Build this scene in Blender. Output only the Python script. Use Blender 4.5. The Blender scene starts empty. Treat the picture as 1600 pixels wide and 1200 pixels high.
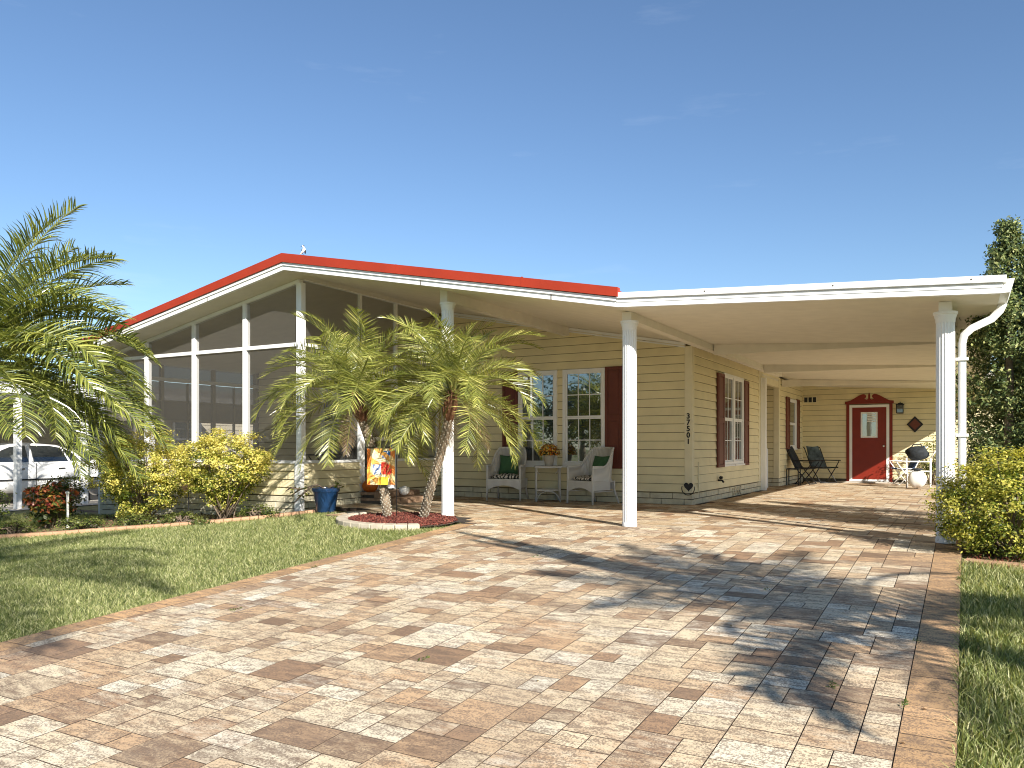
import bpy, math, random
import numpy as np
from mathutils import Vector, Matrix
random.seed(7); rng = np.random.default_rng(7)
S = bpy.context.scene; COL = S.collection
R = math.radians
# ------------------------------------------------------------------ camera, sky, sun, exposure
cam = bpy.data.objects.new('camera', bpy.data.cameras.new('camera')); COL.objects.link(cam)
cam.location = (0, 0, 1.0); cam.rotation_euler = (R(90), 0, R(29.6))
cam.data.sensor_width = 36; cam.data.lens = 36 * 1247 / 1600
cam.data.shift_y = (697 - 600) / 1600
cam.data.clip_start = 0.05; cam.data.clip_end = 2000
S.camera = cam
SUN_E = R(27.2); SUN_DIR = Vector((.826 * math.cos(SUN_E), -.563 * math.cos(SUN_E), math.sin(SUN_E)))
w = bpy.data.worlds.new('World'); S.world = w; w.use_nodes = True
nt = w.node_tree; bg = nt.nodes['Background']
sky = nt.nodes.new('ShaderNodeTexSky'); sky.sky_type = 'NISHITA'; sky.sun_disc = False
sky.sun_elevation = SUN_E; sky.sun_rotation = math.atan2(.826, -.563)
sky.air_density = 1.0; sky.dust_density = 0.1; sky.ozone_density = 4.2; sky.altitude = 0
tcw = nt.nodes.new('ShaderNodeTexCoord'); mpw = nt.nodes.new('ShaderNodeMapping'); mpw.inputs['Scale'].default_value = (1.2, 1.2, 7)
nzw = nt.nodes.new('ShaderNodeTexNoise'); nzw.inputs['Scale'].default_value = 2.6; nzw.inputs['Detail'].default_value = 8; nzw.inputs['Roughness'].default_value = .6
mrw = nt.nodes.new('ShaderNodeMapRange'); mrw.inputs[1].default_value = .60; mrw.inputs[2].default_value = .85; mrw.inputs[4].default_value = .11
mxw = nt.nodes.new('ShaderNodeMix'); mxw.data_type = 'RGBA'; mxw.inputs[7].default_value = (9.0, 9.4, 10.0, 1)
nt.links.new(tcw.outputs['Generated'], mpw.inputs['Vector']); nt.links.new(mpw.outputs[0], nzw.inputs['Vector']); nt.links.new(nzw.outputs['Fac'], mrw.inputs[0])
nt.links.new(mrw.outputs[0], mxw.inputs[0]); nt.links.new(sky.outputs[0], mxw.inputs[6]); nt.links.new(mxw.outputs[2], bg.inputs['Color'])
bg.inputs['Strength'].default_value = 0.080
sl = bpy.data.lights.new('sun', 'SUN'); sl.energy = 5.0; sl.angle = R(.5); sl.color = (1, .945, .86)
sun = bpy.data.objects.new('sun', sl); COL.objects.link(sun)
sun.rotation_euler = SUN_DIR.to_track_quat('Z', 'Y').to_euler(); sun.location = (8, -6, 12)
S.view_settings.view_transform = 'Standard'; S.view_settings.look = 'None'
S.view_settings.gamma = 1; S.view_settings.exposure = 0.97
S.render.engine = 'CYCLES'
S.cycles.filter_width = 1.05; S.cycles.max_bounces = 10; S.cycles.transparent_max_bounces = 24; S.cycles.diffuse_bounces = 5
S.render.resolution_x = 1024; S.render.resolution_y = 768

# ------------------------------------------------------------------ materials
def newmat(name):
    m = bpy.data.materials.new(name); m.use_nodes = True
    return m, m.node_tree, m.node_tree.nodes['Principled BSDF']
def mat(name, c, rough=.6, var=.12, scale=6., bump=0., bscale=40., spec=.35, metal=0., stretch=(1, 1, 1), dirt=0.):
    m, t, p = newmat(name); N = t.nodes; L = t.links
    tc = N.new('ShaderNodeTexCoord'); mp = N.new('ShaderNodeMapping'); mp.inputs['Scale'].default_value = stretch
    geo = N.new('ShaderNodeNewGeometry'); L.new(geo.outputs['Position'], mp.inputs['Vector'])
    n = N.new('ShaderNodeTexNoise'); n.inputs['Scale'].default_value = scale; n.inputs['Detail'].default_value = 5
    L.new(mp.outputs[0], n.inputs['Vector'])
    r = N.new('ShaderNodeValToRGB'); r.color_ramp.elements[0].position = .3; r.color_ramp.elements[1].position = .7
    r.color_ramp.elements[0].color = [x * (1 - var) for x in c] + [1]
    r.color_ramp.elements[1].color = [min(1, x * (1 + var)) for x in c] + [1]
    L.new(n.outputs['Fac'], r.inputs['Fac']); out = r.outputs[0]
    if dirt:
        n3 = N.new('ShaderNodeTexNoise'); n3.inputs['Scale'].default_value = 1.7; n3.inputs['Detail'].default_value = 8; n3.inputs['Roughness'].default_value = .7
        L.new(geo.outputs['Position'], n3.inputs['Vector'])
        rr = N.new('ShaderNodeMapRange'); rr.inputs[1].default_value = .5; rr.inputs[2].default_value = .75; rr.inputs[4].default_value = dirt
        L.new(n3.outputs['Fac'], rr.inputs[0])
        mx = N.new('ShaderNodeMix'); mx.data_type = 'RGBA'; L.new(rr.outputs[0], mx.inputs[0]); L.new(out, mx.inputs[6])
        mx.inputs[7].default_value = (c[0] * .5, c[1] * .47, c[2] * .42, 1); out = mx.outputs[2]
    L.new(out, p.inputs['Base Color'])
    p.inputs['Roughness'].default_value = rough; p.inputs['Specular IOR Level'].default_value = spec; p.inputs['Metallic'].default_value = metal
    if bump:
        n2 = N.new('ShaderNodeTexNoise'); n2.inputs['Scale'].default_value = bscale; n2.inputs['Detail'].default_value = 6
        L.new(mp.outputs[0], n2.inputs['Vector'])
        b = N.new('ShaderNodeBump'); b.inputs['Strength'].default_value = bump; b.inputs['Distance'].default_value = .01
        L.new(n2.outputs['Fac'], b.inputs['Height']); L.new(b.outputs[0], p.inputs['Normal'])
    return m
def leafmat(name, trans=.35, rough=.4, spec=.4, tcol=(1.3, 1.25, .5)):
    m, t, p = newmat(name); N = t.nodes; L = t.links
    a = N.new('ShaderNodeAttribute'); a.attribute_name = 'col'
    L.new(a.outputs['Color'], p.inputs['Base Color']); p.inputs['Roughness'].default_value = rough; p.inputs['Specular IOR Level'].default_value = spec
    tr = N.new('ShaderNodeBsdfTranslucent'); mu = N.new('ShaderNodeMix'); mu.data_type = 'RGBA'; mu.blend_type = 'MULTIPLY'; mu.inputs[0].default_value = 1
    L.new(a.outputs['Color'], mu.inputs[6]); mu.inputs[7].default_value = (*tcol, 1); L.new(mu.outputs[2], tr.inputs['Color'])
    ms = N.new('ShaderNodeMixShader'); ms.inputs[0].default_value = trans
    L.new(p.outputs[0], ms.inputs[1]); L.new(tr.outputs[0], ms.inputs[2]); L.new(ms.outputs[0], N['Material Output'].inputs['Surface'])
    return m
def attrmat(name, rough=.7, bump=.0, bscale=60, spec=.3, spk=.0):
    m, t, p = newmat(name); N = t.nodes; L = t.links
    a = N.new('ShaderNodeAttribute'); a.attribute_name = 'col'; L.new(a.outputs['Color'], p.inputs['Base Color'])
    p.inputs['Roughness'].default_value = rough; p.inputs['Specular IOR Level'].default_value = spec
    if bump:
        g = N.new('ShaderNodeNewGeometry'); n2 = N.new('ShaderNodeTexNoise'); n2.inputs['Scale'].default_value = bscale; n2.inputs['Detail'].default_value = 6
        L.new(g.outputs['Position'], n2.inputs['Vector'])
        b = N.new('ShaderNodeBump'); b.inputs['Strength'].default_value = bump; b.inputs['Distance'].default_value = .01
        L.new(n2.outputs['Fac'], b.inputs['Height']); L.new(b.outputs[0], p.inputs['Normal'])
    return m
def pavermat():
    m, t, p = newmat('paver concrete'); N = t.nodes; L = t.links
    a = N.new('ShaderNodeAttribute'); a.attribute_name = 'col'; a2 = N.new('ShaderNodeAttribute'); a2.attribute_name = 'col2'
    g = N.new('ShaderNodeNewGeometry'); mp = N.new('ShaderNodeMapping'); mp.inputs['Scale'].default_value = (1, 2.6, 1)
    L.new(g.outputs['Position'], mp.inputs['Vector'])
    n = N.new('ShaderNodeTexNoise'); n.inputs['Scale'].default_value = 5.5; n.inputs['Detail'].default_value = 9; n.inputs['Roughness'].default_value = .78
    L.new(mp.outputs[0], n.inputs['Vector'])
    r = N.new('ShaderNodeMapRange'); r.inputs[1].default_value = .42; r.inputs[2].default_value = .62; L.new(n.outputs['Fac'], r.inputs[0])
    mx = N.new('ShaderNodeMix'); mx.data_type = 'RGBA'; L.new(r.outputs[0], mx.inputs[0]); L.new(a.outputs['Color'], mx.inputs[6]); L.new(a2.outputs['Color'], mx.inputs[7])
    # fine dark aggregate speckle
    n2 = N.new('ShaderNodeTexNoise'); n2.inputs['Scale'].default_value = 85; n2.inputs['Detail'].default_value = 4; n2.inputs['Roughness'].default_value = .7
    L.new(g.outputs['Position'], n2.inputs['Vector'])
    n3 = N.new('ShaderNodeTexNoise'); n3.inputs['Scale'].default_value = 9; L.new(mp.outputs[0], n3.inputs['Vector'])
    ad = N.new('ShaderNodeMath'); ad.operation = 'MULTIPLY_ADD'; L.new(n3.outputs['Fac'], ad.inputs[0]); ad.inputs[1].default_value = .45; L.new(n2.outputs['Fac'], ad.inputs[2])
    r2 = N.new('ShaderNodeMapRange'); r2.inputs[1].default_value = .69; r2.inputs[2].default_value = .80; r2.inputs[3].default_value = 0; r2.inputs[4].default_value = .75; L.new(ad.outputs[0], r2.inputs[0])
    mx2 = N.new('ShaderNodeMix'); mx2.data_type = 'RGBA'; L.new(r2.outputs[0], mx2.inputs[0]); L.new(mx.outputs[2], mx2.inputs[6]); mx2.inputs[7].default_value = (.17, .115, .08, 1)
    n5 = N.new('ShaderNodeTexNoise'); n5.inputs['Scale'].default_value = .9; n5.inputs['Detail'].default_value = 9; n5.inputs['Roughness'].default_value = .72; L.new(g.outputs['Position'], n5.inputs['Vector'])
    r5 = N.new('ShaderNodeMapRange'); r5.inputs[1].default_value = .48; r5.inputs[2].default_value = .78; r5.inputs[4].default_value = .55; L.new(n5.outputs['Fac'], r5.inputs[0])
    mx5 = N.new('ShaderNodeMix'); mx5.data_type = 'RGBA'; L.new(r5.outputs[0], mx5.inputs[0]); L.new(mx2.outputs[2], mx5.inputs[6]); mx5.inputs[7].default_value = (.30, .23, .165, 1)
    L.new(mx5.outputs[2], p.inputs['Base Color']); p.inputs['Roughness'].default_value = .72; p.inputs['Specular IOR Level'].default_value = .3
    b = N.new('ShaderNodeBump'); b.inputs['Strength'].default_value = .5; b.inputs['Distance'].default_value = .006
    L.new(n2.outputs['Fac'], b.inputs['Height']); L.new(b.outputs[0], p.inputs['Normal'])
    return m
def glassmat(name, dark=(.015, .02, .02), refl=.33, rough=.015):
    m, t, p = newmat(name); N = t.nodes; L = t.links
    p.inputs['Base Color'].default_value = (*dark, 1); p.inputs['Roughness'].default_value = .2
    gl = N.new('ShaderNodeBsdfGlossy'); gl.inputs['Roughness'].default_value = rough; gl.inputs['Color'].default_value = (.85, .92, .95, 1)
    g = N.new('ShaderNodeNewGeometry'); n = N.new('ShaderNodeTexNoise'); n.inputs['Scale'].default_value = 1.4
    L.new(g.outputs['Position'], n.inputs['Vector']); b = N.new('ShaderNodeBump'); b.inputs['Strength'].default_value = .05; b.inputs['Distance'].default_value = .02
    L.new(n.outputs['Fac'], b.inputs['Height']); L.new(b.outputs[0], gl.inputs['Normal'])
    ms = N.new('ShaderNodeMixShader'); ms.inputs[0].default_value = refl
    L.new(p.outputs[0], ms.inputs[1]); L.new(gl.outputs[0], ms.inputs[2]); L.new(ms.outputs[0], N['Material Output'].inputs['Surface'])
    return m
def screenmat(name='insect screen', c=(.115, .11, .10), op=.385):
    m, t, p = newmat(name); N = t.nodes; L = t.links
    d = N.new('ShaderNodeBsdfDiffuse'); d.inputs['Color'].default_value = (*c, 1)
    tr = N.new('ShaderNodeBsdfTransparent'); ms = N.new('ShaderNodeMixShader'); ms.inputs[0].default_value = op
    L.new(tr.outputs[0], ms.inputs[1]); L.new(d.outputs[0], ms.inputs[2]); L.new(ms.outputs[0], N['Material Output'].inputs['Surface'])
    return m
def wickermat():
    m, t, p = newmat('white wicker'); N = t.nodes; L = t.links
    tc = N.new('ShaderNodeTexCoord')
    w1 = N.new('ShaderNodeTexWave'); w1.inputs['Scale'].default_value = 26; w1.bands_direction = 'Z'; w1.inputs['Distortion'].default_value = 1.0
    w2 = N.new('ShaderNodeTexWave'); w2.inputs['Scale'].default_value = 15; w2.bands_direction = 'X'
    L.new(tc.outputs['Object'], w1.inputs['Vector']); L.new(tc.outputs['Object'], w2.inputs['Vector'])
    mm = N.new('ShaderNodeMath'); mm.operation = 'MULTIPLY'; L.new(w1.outputs['Fac'], mm.inputs[0]); L.new(w2.outputs['Fac'], mm.inputs[1])
    r = N.new('ShaderNodeValToRGB'); r.color_ramp.elements[0].color = (.52, .50, .46, 1); r.color_ramp.elements[1].color = (.86, .85, .81, 1); r.color_ramp.elements[1].position = .45
    L.new(mm.outputs[0], r.inputs[0]); L.new(r.outputs[0], p.inputs['Base Color']); p.inputs['Roughness'].default_value = .5
    b = N.new('ShaderNodeBump'); b.inputs['Strength'].default_value = .8; b.inputs['Distance'].default_value = .01; L.new(mm.outputs[0], b.inputs['Height']); L.new(b.outputs[0], p.inputs['Normal'])
    return m
def zebramat():
    m, t, p = newmat('zebra print fabric'); N = t.nodes; L = t.links
    tc = N.new('ShaderNodeTexCoord'); w1 = N.new('ShaderNodeTexWave'); w1.inputs['Scale'].default_value = 5; w1.inputs['Distortion'].default_value = 7; w1.inputs['Detail Scale'].default_value = 1.6
    L.new(tc.outputs['Object'], w1.inputs['Vector']); r = N.new('ShaderNodeValToRGB'); r.color_ramp.interpolation = 'CONSTANT'
    r.color_ramp.elements[0].color = (.02, .018, .016, 1); r.color_ramp.elements[1].color = (.62, .58, .5, 1); r.color_ramp.elements[1].position = .5
    L.new(w1.outputs['Fac'], r.inputs[0]); L.new(r.outputs[0], p.inputs['Base Color']); p.inputs['Roughness'].default_value = .85
    return m
M = dict(
    siding=mat('yellow vinyl siding', (.75, .66, .41), .5, .05, 3, .12, 90, dirt=.15, stretch=(1, 1, 1)),
    gap=mat('lap shadow backing', (.16, .13, .075), .8, .1),  # lap shadow painted as a dark backing seen through the plank gaps
    trimY=mat('pale yellow trim', (.74, .67, .46), .5, .05),
    block=mat('painted split block', (.60, .55, .40), .8, .13, 9, .7, 45, dirt=.35),
    mortar=mat('block joint', (.10, .085, .065), .9, .15),
    white=mat('white aluminium', (.80, .80, .78), .38, .04, 3, .05, 60, dirt=.14, stretch=(1, 1, .3)),
    ceil=mat('stucco aluminium ceiling', (.71, .665, .56), .65, .05, 5, .35, 130),
    red=mat('red roof coating', (.33, .034, .012), .45, .1, 2.2, .08, 20),
    rooftop=mat('roof sheet', (.62, .60, .57), .6, .05),
    door=mat('red door paint', (.20, .020, .010), .35, .06),
    shutter=mat('red brown shutter', (.135, .036, .022), .5, .08),
    glass=glassmat('window glass'), dglass=glassmat('door glass', (.10, .13, .10), .3), cglass=glassmat('car glass', (.012, .014, .014), .12),
    screen=screenmat(), wicker=wickermat(), zebra=zebramat(), paver=pavermat(),
    sand=mat('joint sand', (.045, .035, .028), .95, .25, 30),
    soil=mat('soil', (.10, .075, .05), .95, .35, 12, .6, 30),
    lawnsoil=mat('lawn thatch', (.19, .18, .07), .95, .35, 9, .6, 40),
    curb=mat('terracotta edging', (.46, .27, .16), .85, .15, 10, .5, 50, dirt=.4),
    curb2=mat('concrete edging', (.47, .41, .32), .85, .15, 10, .5, 50, dirt=.4),
    mulch=attrmat('red mulch', .9), leaf=leafmat('shrub leaf', .36, .4), palm=leafmat('palm leaf', .33, .27, .8), grass=leafmat('grass blade', .42, .5, .3, (1.35, 1.2, .5)),
    conifer=leafmat('conifer leaf', .15, .55, .3, (1.1, 1.1, .6)),
    bark=mat('palm trunk', (.20, .15, .10), .9, .35, 14, .8, 30), scar=mat('palm leaf scars', (.42, .38, .30), .9, .3, 30),
    fibre=mat('palm fibre', (.15, .07, .035), .95, .4, 30, .8, 60), rachis=mat('palm rachis', (.24, .25, .07), .5, .15),
    wood=mat('shrub wood', (.16, .12, .085), .9, .3, 20),
    black=mat('black metal', (.016, .016, .017), .45, .1), dark=mat('dark fabric', (.02, .024, .028), .8, .3, 20), blue=mat('blue sling', (.04, .09, .20), .7, .2),
    bluepot=mat('blue glazed pot', (.012, .042, .11), .22, .25, 7, spec=.6), green=mat('green pillow', (.045, .115, .05), .85, .12, 20, .3, 80),
    pumpkin=mat('pumpkin skin', (.45, .11, .012), .45, .12, 8), stem=mat('dry stem', (.17, .13, .06), .9, .2),
    pot=mat('grey pot', (.40, .36, .30), .75, .15), carp=mat('white car paint', (.80, .80, .79), .18, .01, spec=.6), rubber=mat('tyre rubber', (.02, .02, .02), .8, .1),
    chrome=mat('chrome', (.6, .6, .6), .2, .05, metal=1.), nsiding=mat('tan neighbour siding', (.50, .45, .35), .6, .05),
    concrete=mat('concrete', (.46, .42, .36), .9, .1, 4, .3, 40), brick=mat('step brick', (.34, .22, .14), .85, .3, 14, .6, 50, dirt=.4),
    flower=attrmat('petals', .7), flag=attrmat('flag cloth', .85), plastic=mat('white plastic', (.72, .71, .66), .45, .05),
    vinyl=screenmat('vinyl pane', (.33, .31, .27), .95), lamp=mat('lamp bulb glass', (.5, .5, .45), .2), beige=mat('beige panel', (.36, .33, .27), .7, .1),
)

# ------------------------------------------------------------------ mesh helpers
WL = {}
def wl(o): return WL.get(o.name, Vector((0, 0, 0))) if o else Vector((0, 0, 0))
class MB:
    def __init__(s): s.v = []; s.f = []; s.c = []; s.c2 = []
    def add(s, vs, fs):
        b = len(s.v); s.v += [tuple(x) for x in vs]; s.f += [tuple(b + i for i in q) for q in fs]; return s
    def hexa(s, p):   # 8 points: bottom 4 ccw, top 4 ccw
        return s.add(p, [(3, 2, 1, 0), (4, 5, 6, 7), (0, 1, 5, 4), (1, 2, 6, 5), (2, 3, 7, 6), (3, 0, 4, 7)])
    def box(s, x0, x1, y0, y1, z0, z1):
        return s.hexa([(x0, y0, z0), (x1, y0, z0), (x1, y1, z0), (x0, y1, z0), (x0, y0, z1), (x1, y0, z1), (x1, y1, z1), (x0, y1, z1)])
    def slope(s, x0, x1, y0, y1, b0, t0, b1, t1):   # z varies with x
        return s.hexa([(x0, y0, b0), (x1, y0, b1), (x1, y1, b1), (x0, y1, b0), (x0, y0, t0), (x1, y0, t1), (x1, y1, t1), (x0, y1, t0)])
    def tube(s, path, rad, n=8, cap=True, sq=None):
        path = [Vector(p) for p in path]; k = len(path)
        rad = [rad] * k if not hasattr(rad, '__len__') else rad
        rings = []; up = None
        for i, p in enumerate(path):
            d = (path[min(i + 1, k - 1)] - path[max(i - 1, 0)]).normalized()
            if up is None: up = Vector((0, 0, 1)) if abs(d.z) < .9 else Vector((0, 1, 0))
            a = d.cross(up).normalized(); b_ = a.cross(d).normalized(); up = b_
            rings.append([p + (a * math.cos(t) * (sq[0] if sq else 1) + b_ * math.sin(t) * (sq[1] if sq else 1)) * rad[i] for t in [2 * math.pi * (j + .5) / n for j in range(n)]])
        vs = [v for r_ in rings for v in r_]; fs = []
        for i in range(k - 1):
            for j in range(n):
                fs.append((i * n + j, i * n + (j + 1) % n, (i + 1) * n + (j + 1) % n, (i + 1) * n + j))
        if cap: fs.append(tuple(range(n - 1, -1, -1))); fs.append(tuple((k - 1) * n + j for j in range(n)))
        return s.add(vs, fs)
    def lathe(s, c, prof, n=20, flute=0, nf=0):
        vs = []; fs = []; k = len(prof)
        for i, (r_, z) in enumerate(prof):
            for j in range(n):
                t = 2 * math.pi * j / n; rr = r_ * (1 - (flute if (j % 2) else 0)) if nf else r_
                vs.append((c[0] + rr * math.cos(t), c[1] + rr * math.sin(t), c[2] + z))
        for i in range(k - 1):
            for j in range(n): fs.append((i * n + j, i * n + (j + 1) % n, (i + 1) * n + (j + 1) % n, (i + 1) * n + j))
        fs.append(tuple(range(n - 1, -1, -1))); fs.append(tuple((k - 1) * n + j for j in range(n)))
        return s.add(vs, fs)
    def prism(s, poly, P, d0, d1):   # poly of (u,z); P(u,d,z)
        n = len(poly); vs = [P(u, d0, z) for u, z in poly] + [P(u, d1, z) for u, z in poly]
        return s.add(vs, [tuple(range(n)), tuple(range(2 * n - 1, n - 1, -1))] + [(i, i + n, (i + 1) % n + n, (i + 1) % n) for i in range(n)])
    def wbox(s, P, u0, u1, d0, d1, z0, z1):
        return s.hexa([P(u0, d0, z0), P(u1, d0, z0), P(u1, d1, z0), P(u0, d1, z0), P(u0, d0, z1), P(u1, d0, z1), P(u1, d1, z1), P(u0, d1, z1)])
    def blob(s, c, r, n=14, m=9, f=None):
        vs = []; fs = []
        for i in range(m + 1):
            a = math.pi * i / m
            for j in range(n):
                b = 2 * math.pi * j / n; q = f(a, b) if f else 1
                vs.append((c[0] + r[0] * q * math.sin(a) * math.cos(b), c[1] + r[1] * q * math.sin(a) * math.sin(b), c[2] + r[2] * q * math.cos(a)))
        for i in range(m):
            for j in range(n): fs.append((i * n + j, (i + 1) * n + j, (i + 1) * n + (j + 1) % n, i * n + (j + 1) % n))
        return s.add(vs, fs)
    def build(s, name, m, parent=None, smooth=False, fix=True, bevel=0):
        o0 = wl(parent)
        me = bpy.data.meshes.new(name); me.from_pydata([(v[0] - o0.x, v[1] - o0.y, v[2] - o0.z) for v in s.v], [], s.f)
        if fix:
            import bmesh
            bm = bmesh.new(); bm.from_mesh(me); bmesh.ops.recalc_face_normals(bm, faces=bm.faces); bm.to_mesh(me); bm.free()
        for k, cc in (('col', s.c), ('col2', s.c2)):
            if cc:
                a = me.color_attributes.new(k, 'FLOAT_COLOR', 'POINT'); a.data.foreach_set('color', np.array(cc, 'f').ravel())
        me.materials.append(M[m] if isinstance(m, str) else m)
        if smooth:
            me.polygons.foreach_set('use_smooth', [True] * len(me.polygons))
            if smooth != 1: me.set_sharp_from_angle(angle=R(smooth))
        o = bpy.data.objects.new(name, me); COL.objects.link(o)
        if parent: o.parent = parent
        WL[o.name] = o0
        if bevel:
            b = o.modifiers.new('bevel', 'BEVEL'); b.width = bevel; b.segments = 2; b.limit_method = 'ANGLE'
        return o
def npmesh(name, verts, faces, cols, m, parent=None, col2=None, smooth=False):
    """verts (n,3), faces (k,4) or (k,3), cols (n,3)"""
    o0 = wl(parent); me = bpy.data.meshes.new(name); verts = np.asarray(verts, 'f') - np.array(o0, 'f')
    k, q = faces.shape
    me.vertices.add(len(verts)); me.vertices.foreach_set('co', verts.ravel())
    me.loops.add(k * q); me.loops.foreach_set('vertex_index', faces.astype('i').ravel())
    me.polygons.add(k); me.polygons.foreach_set('loop_start', np.arange(0, k * q, q, dtype='i'))
    me.update(calc_edges=True)
    for nm, cc in (('col', cols), ('col2', col2)):
        if cc is not None:
            a = me.color_attributes.new(nm, 'FLOAT_COLOR', 'POINT'); a.data.foreach_set('color', np.hstack([cc, np.ones((len(cc), 1))]).astype('f').ravel())
    if smooth: me.polygons.foreach_set('use_smooth', [True] * len(me.polygons))
    me.materials.append(M[m]); o = bpy.data.objects.new(name, me); COL.objects.link(o)
    if parent: o.parent = parent
    WL[o.name] = o0
    return o
def tag(o, label=None, cat=None, group=None, kind=None):
    if label: o['label'] = label
    if cat: o['category'] = cat
    if group: o['group'] = group
    if kind: o['kind'] = kind
    return o
def thing(name, loc, label, cat, group=None, rz=0):
    o = bpy.data.objects.new(name, None); o.empty_display_size = .2; COL.objects.link(o); o.location = loc; o.rotation_euler = (0, 0, rz)
    WL[o.name] = Vector(loc) if rz == 0 else Vector((0, 0, 0))
    return tag(o, label, cat, group)
def local_thing(name, loc, label, cat, group=None, rz=0):      # parts built in local coordinates
    o = thing(name, loc, label, cat, group, rz); WL[o.name] = Vector((0, 0, 0)); return o
def copy_tree(o, parent=None):
    c = o.copy(); COL.objects.link(c); c.parent = parent; WL[c.name] = wl(o)
    for ch in list(o.children): copy_tree(ch, c)
    return c

# ------------------------------------------------------------------ ground
SL = .058; YB = 9.4
def zs(x, y): return SL * (min(max(y, -4), YB) - YB)
def zsn(y): return SL * (np.clip(y, -4, YB) - YB)
def ground(x, y): return zs(x, y) - .045 * min(max(-x - 8.5, 0), 7) - .045
def groundn(x, y): return zsn(y) - .045 * np.clip(-x - 8.5, 0, 7) - .045
xs = np.unique(np.concatenate([[-400, -200, -100, -60, -40], np.arange(-30, 10.1, .5), [15, 25, 50, 100, 200, 400]]))
ys = np.unique(np.concatenate([[-400, -200, -100, -50, -25, -12], np.arange(-6, 30.1, .5), [40, 60, 100, 200, 400, 600]]))
gx, gy = np.meshgrid(xs, ys); gz = groundn(gx, gy)
V = np.stack([gx.ravel(), gy.ravel(), gz.ravel()], 1); nx = len(xs)
I = np.array([(j * nx + i, j * nx + i + 1, (j + 1) * nx + i + 1, (j + 1) * nx + i) for j in range(len(ys) - 1) for i in range(nx - 1)])
tag(npmesh('ground', V, I, None, 'lawnsoil', smooth=True), kind='structure')

# ------------------------------------------------------------------ driveway: pavers
XL, XR = -5.85, -.03; BW = .235
BEDC = (-6.85, 8.92); BEDR = (.86, .60)
def in_bed(x, y, e=1.0): return ((x - BEDC[0]) / BEDR[0]) ** 2 + ((y - BEDC[1]) / BEDR[1]) ** 2 < e
def paved(x, y):
    if x > XR - BW: return False
    if y < 9.0: ok = x > XL + BW
    elif y < 13.28: ok = x > -9.2 if y > 10.0 else x > -8.25
    elif y < 18.7: ok = x > -4.0
    elif y < 20.5: ok = x > -5.1
    else: ok = x > -4.0
    return ok and y < 23.8 and not in_bed(x, y, 1.28)
drive = MB()
def sheet(x0, x1, y0, y1, dz): drive.add([(x0, y0, zs(0, y0) + dz), (x1, y0, zs(0, y0) + dz), (x1, y1, zs(0, y1) + dz), (x0, y1, zs(0, y1) + dz)], [(0, 1, 2, 3)])
sheet(XL, XR, -4, 9.0, -.006); sheet(-8.2, XR, 9.0, 9.4, -.006); sheet(-8.2, XR, 9.4, 10.0, -.006); sheet(-9.2, XR, 10.0, 13.3, -.006); sheet(-4.02, XR, 13.3, 23.83, -.006); sheet(-5.1, -4.02, 18.7, 20.5, -.006)
driveway = tag(drive.build('driveway', 'sand'), kind='structure')
PAL = [((.79, .68, .49), 6), ((.74, .60, .40), 7), ((.67, .50, .31), 6), ((.58, .385, .22), 5), ((.40, .25, .145), 4), ((.26, .17, .105), 3), ((.84, .76, .59), 3)]
PC = [np.array(c) for c, n in PAL for _ in range(n)]
G = .078; x0g, y0g = -9.3, -1.5; nxg = int((XR - BW - x0g) / G); nyg = int((23.9 - y0g) / G)
x0g = XR - BW - nxg * G
occ = np.zeros((nyg + 8, nxg + 8), bool); occ[nyg:, :] = True; occ[:, nxg:] = True
sizes = [(4, 2), (4, 3), (3, 2), (2, 2), (3, 3), (4, 4), (2, 3), (5, 3), (4, 3)]
rects = []
for j in range(nyg):
    for i in range(nxg):
        if occ[j, i]: continue
        opts = [(a, b) for a, b in sizes if not occ[j:j + b, i:i + a].any()]
        # avoid leaving slivers one cell wide
        good = [o_ for o_ in opts if not (not occ[j, i + o_[0]] and occ[j, i + o_[0] + 1])]
        if good: a, b = random.choice(good)
        elif opts: a, b = random.choice(opts)
        else:
            a = 1
            while a < 4 and not occ[j, i + a]: a += 1
            b = 1
            while b < 3 and not occ[j + b, i:i + a].any(): b += 1
        occ[j:j + b, i:i + a] = True
        xa, xb, ya, yb = x0g + i * G, x0g + (i + a) * G, y0g + j * G, y0g + (j + b) * G
        if ya < 8.9 and xa < XL + BW < xb - .02: xa = XL + BW
        if paved((xa + xb) / 2, (ya + yb) / 2): rects.append((xa, xb, ya, yb, 0))
def course(xa, xb, y0, y1):
    y = y0
    while y < y1:
        l = random.choice([.155, .235, .235, .31]); rects.append((xa, xb, y, y + l, 1)); y += l
course(XR - BW, XR, -1.5, 23.7); course(XL, XL + BW, -1.5, 8.7)
def paver_geo(r):
    xa, xb, ya, yb, k = r; g = .0028; h = random.uniform(-.0008, .0008)
    xa += g; xb -= g; ya += g; yb -= g; vs = []
    for dz in (-.05, -.0008, 0):
        for (x, y) in ((xa, ya), (xb, ya), (xb, yb), (xa, yb)): vs.append((x, y, zs(0, y) + dz + h))
    fs = [(8, 9, 10, 11)] + [(i, (i + 1) % 4, 4 + (i + 1) % 4, 4 + i) for i in range(4)]
    if k: a = np.array((.60, .37, .185)) * random.uniform(.8, 1.12); b = a * random.uniform(.75, 1.15)
    else: a = random.choice(PC) * random.uniform(.93, 1.08); b = a * .25 + random.choice(PC) * .75
    return vs, fs, a, b
FW = Vector((-math.sin(R(29.6)), math.cos(R(29.6)))); RT = Vector((math.cos(R(29.6)), math.sin(R(29.6))))
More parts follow.
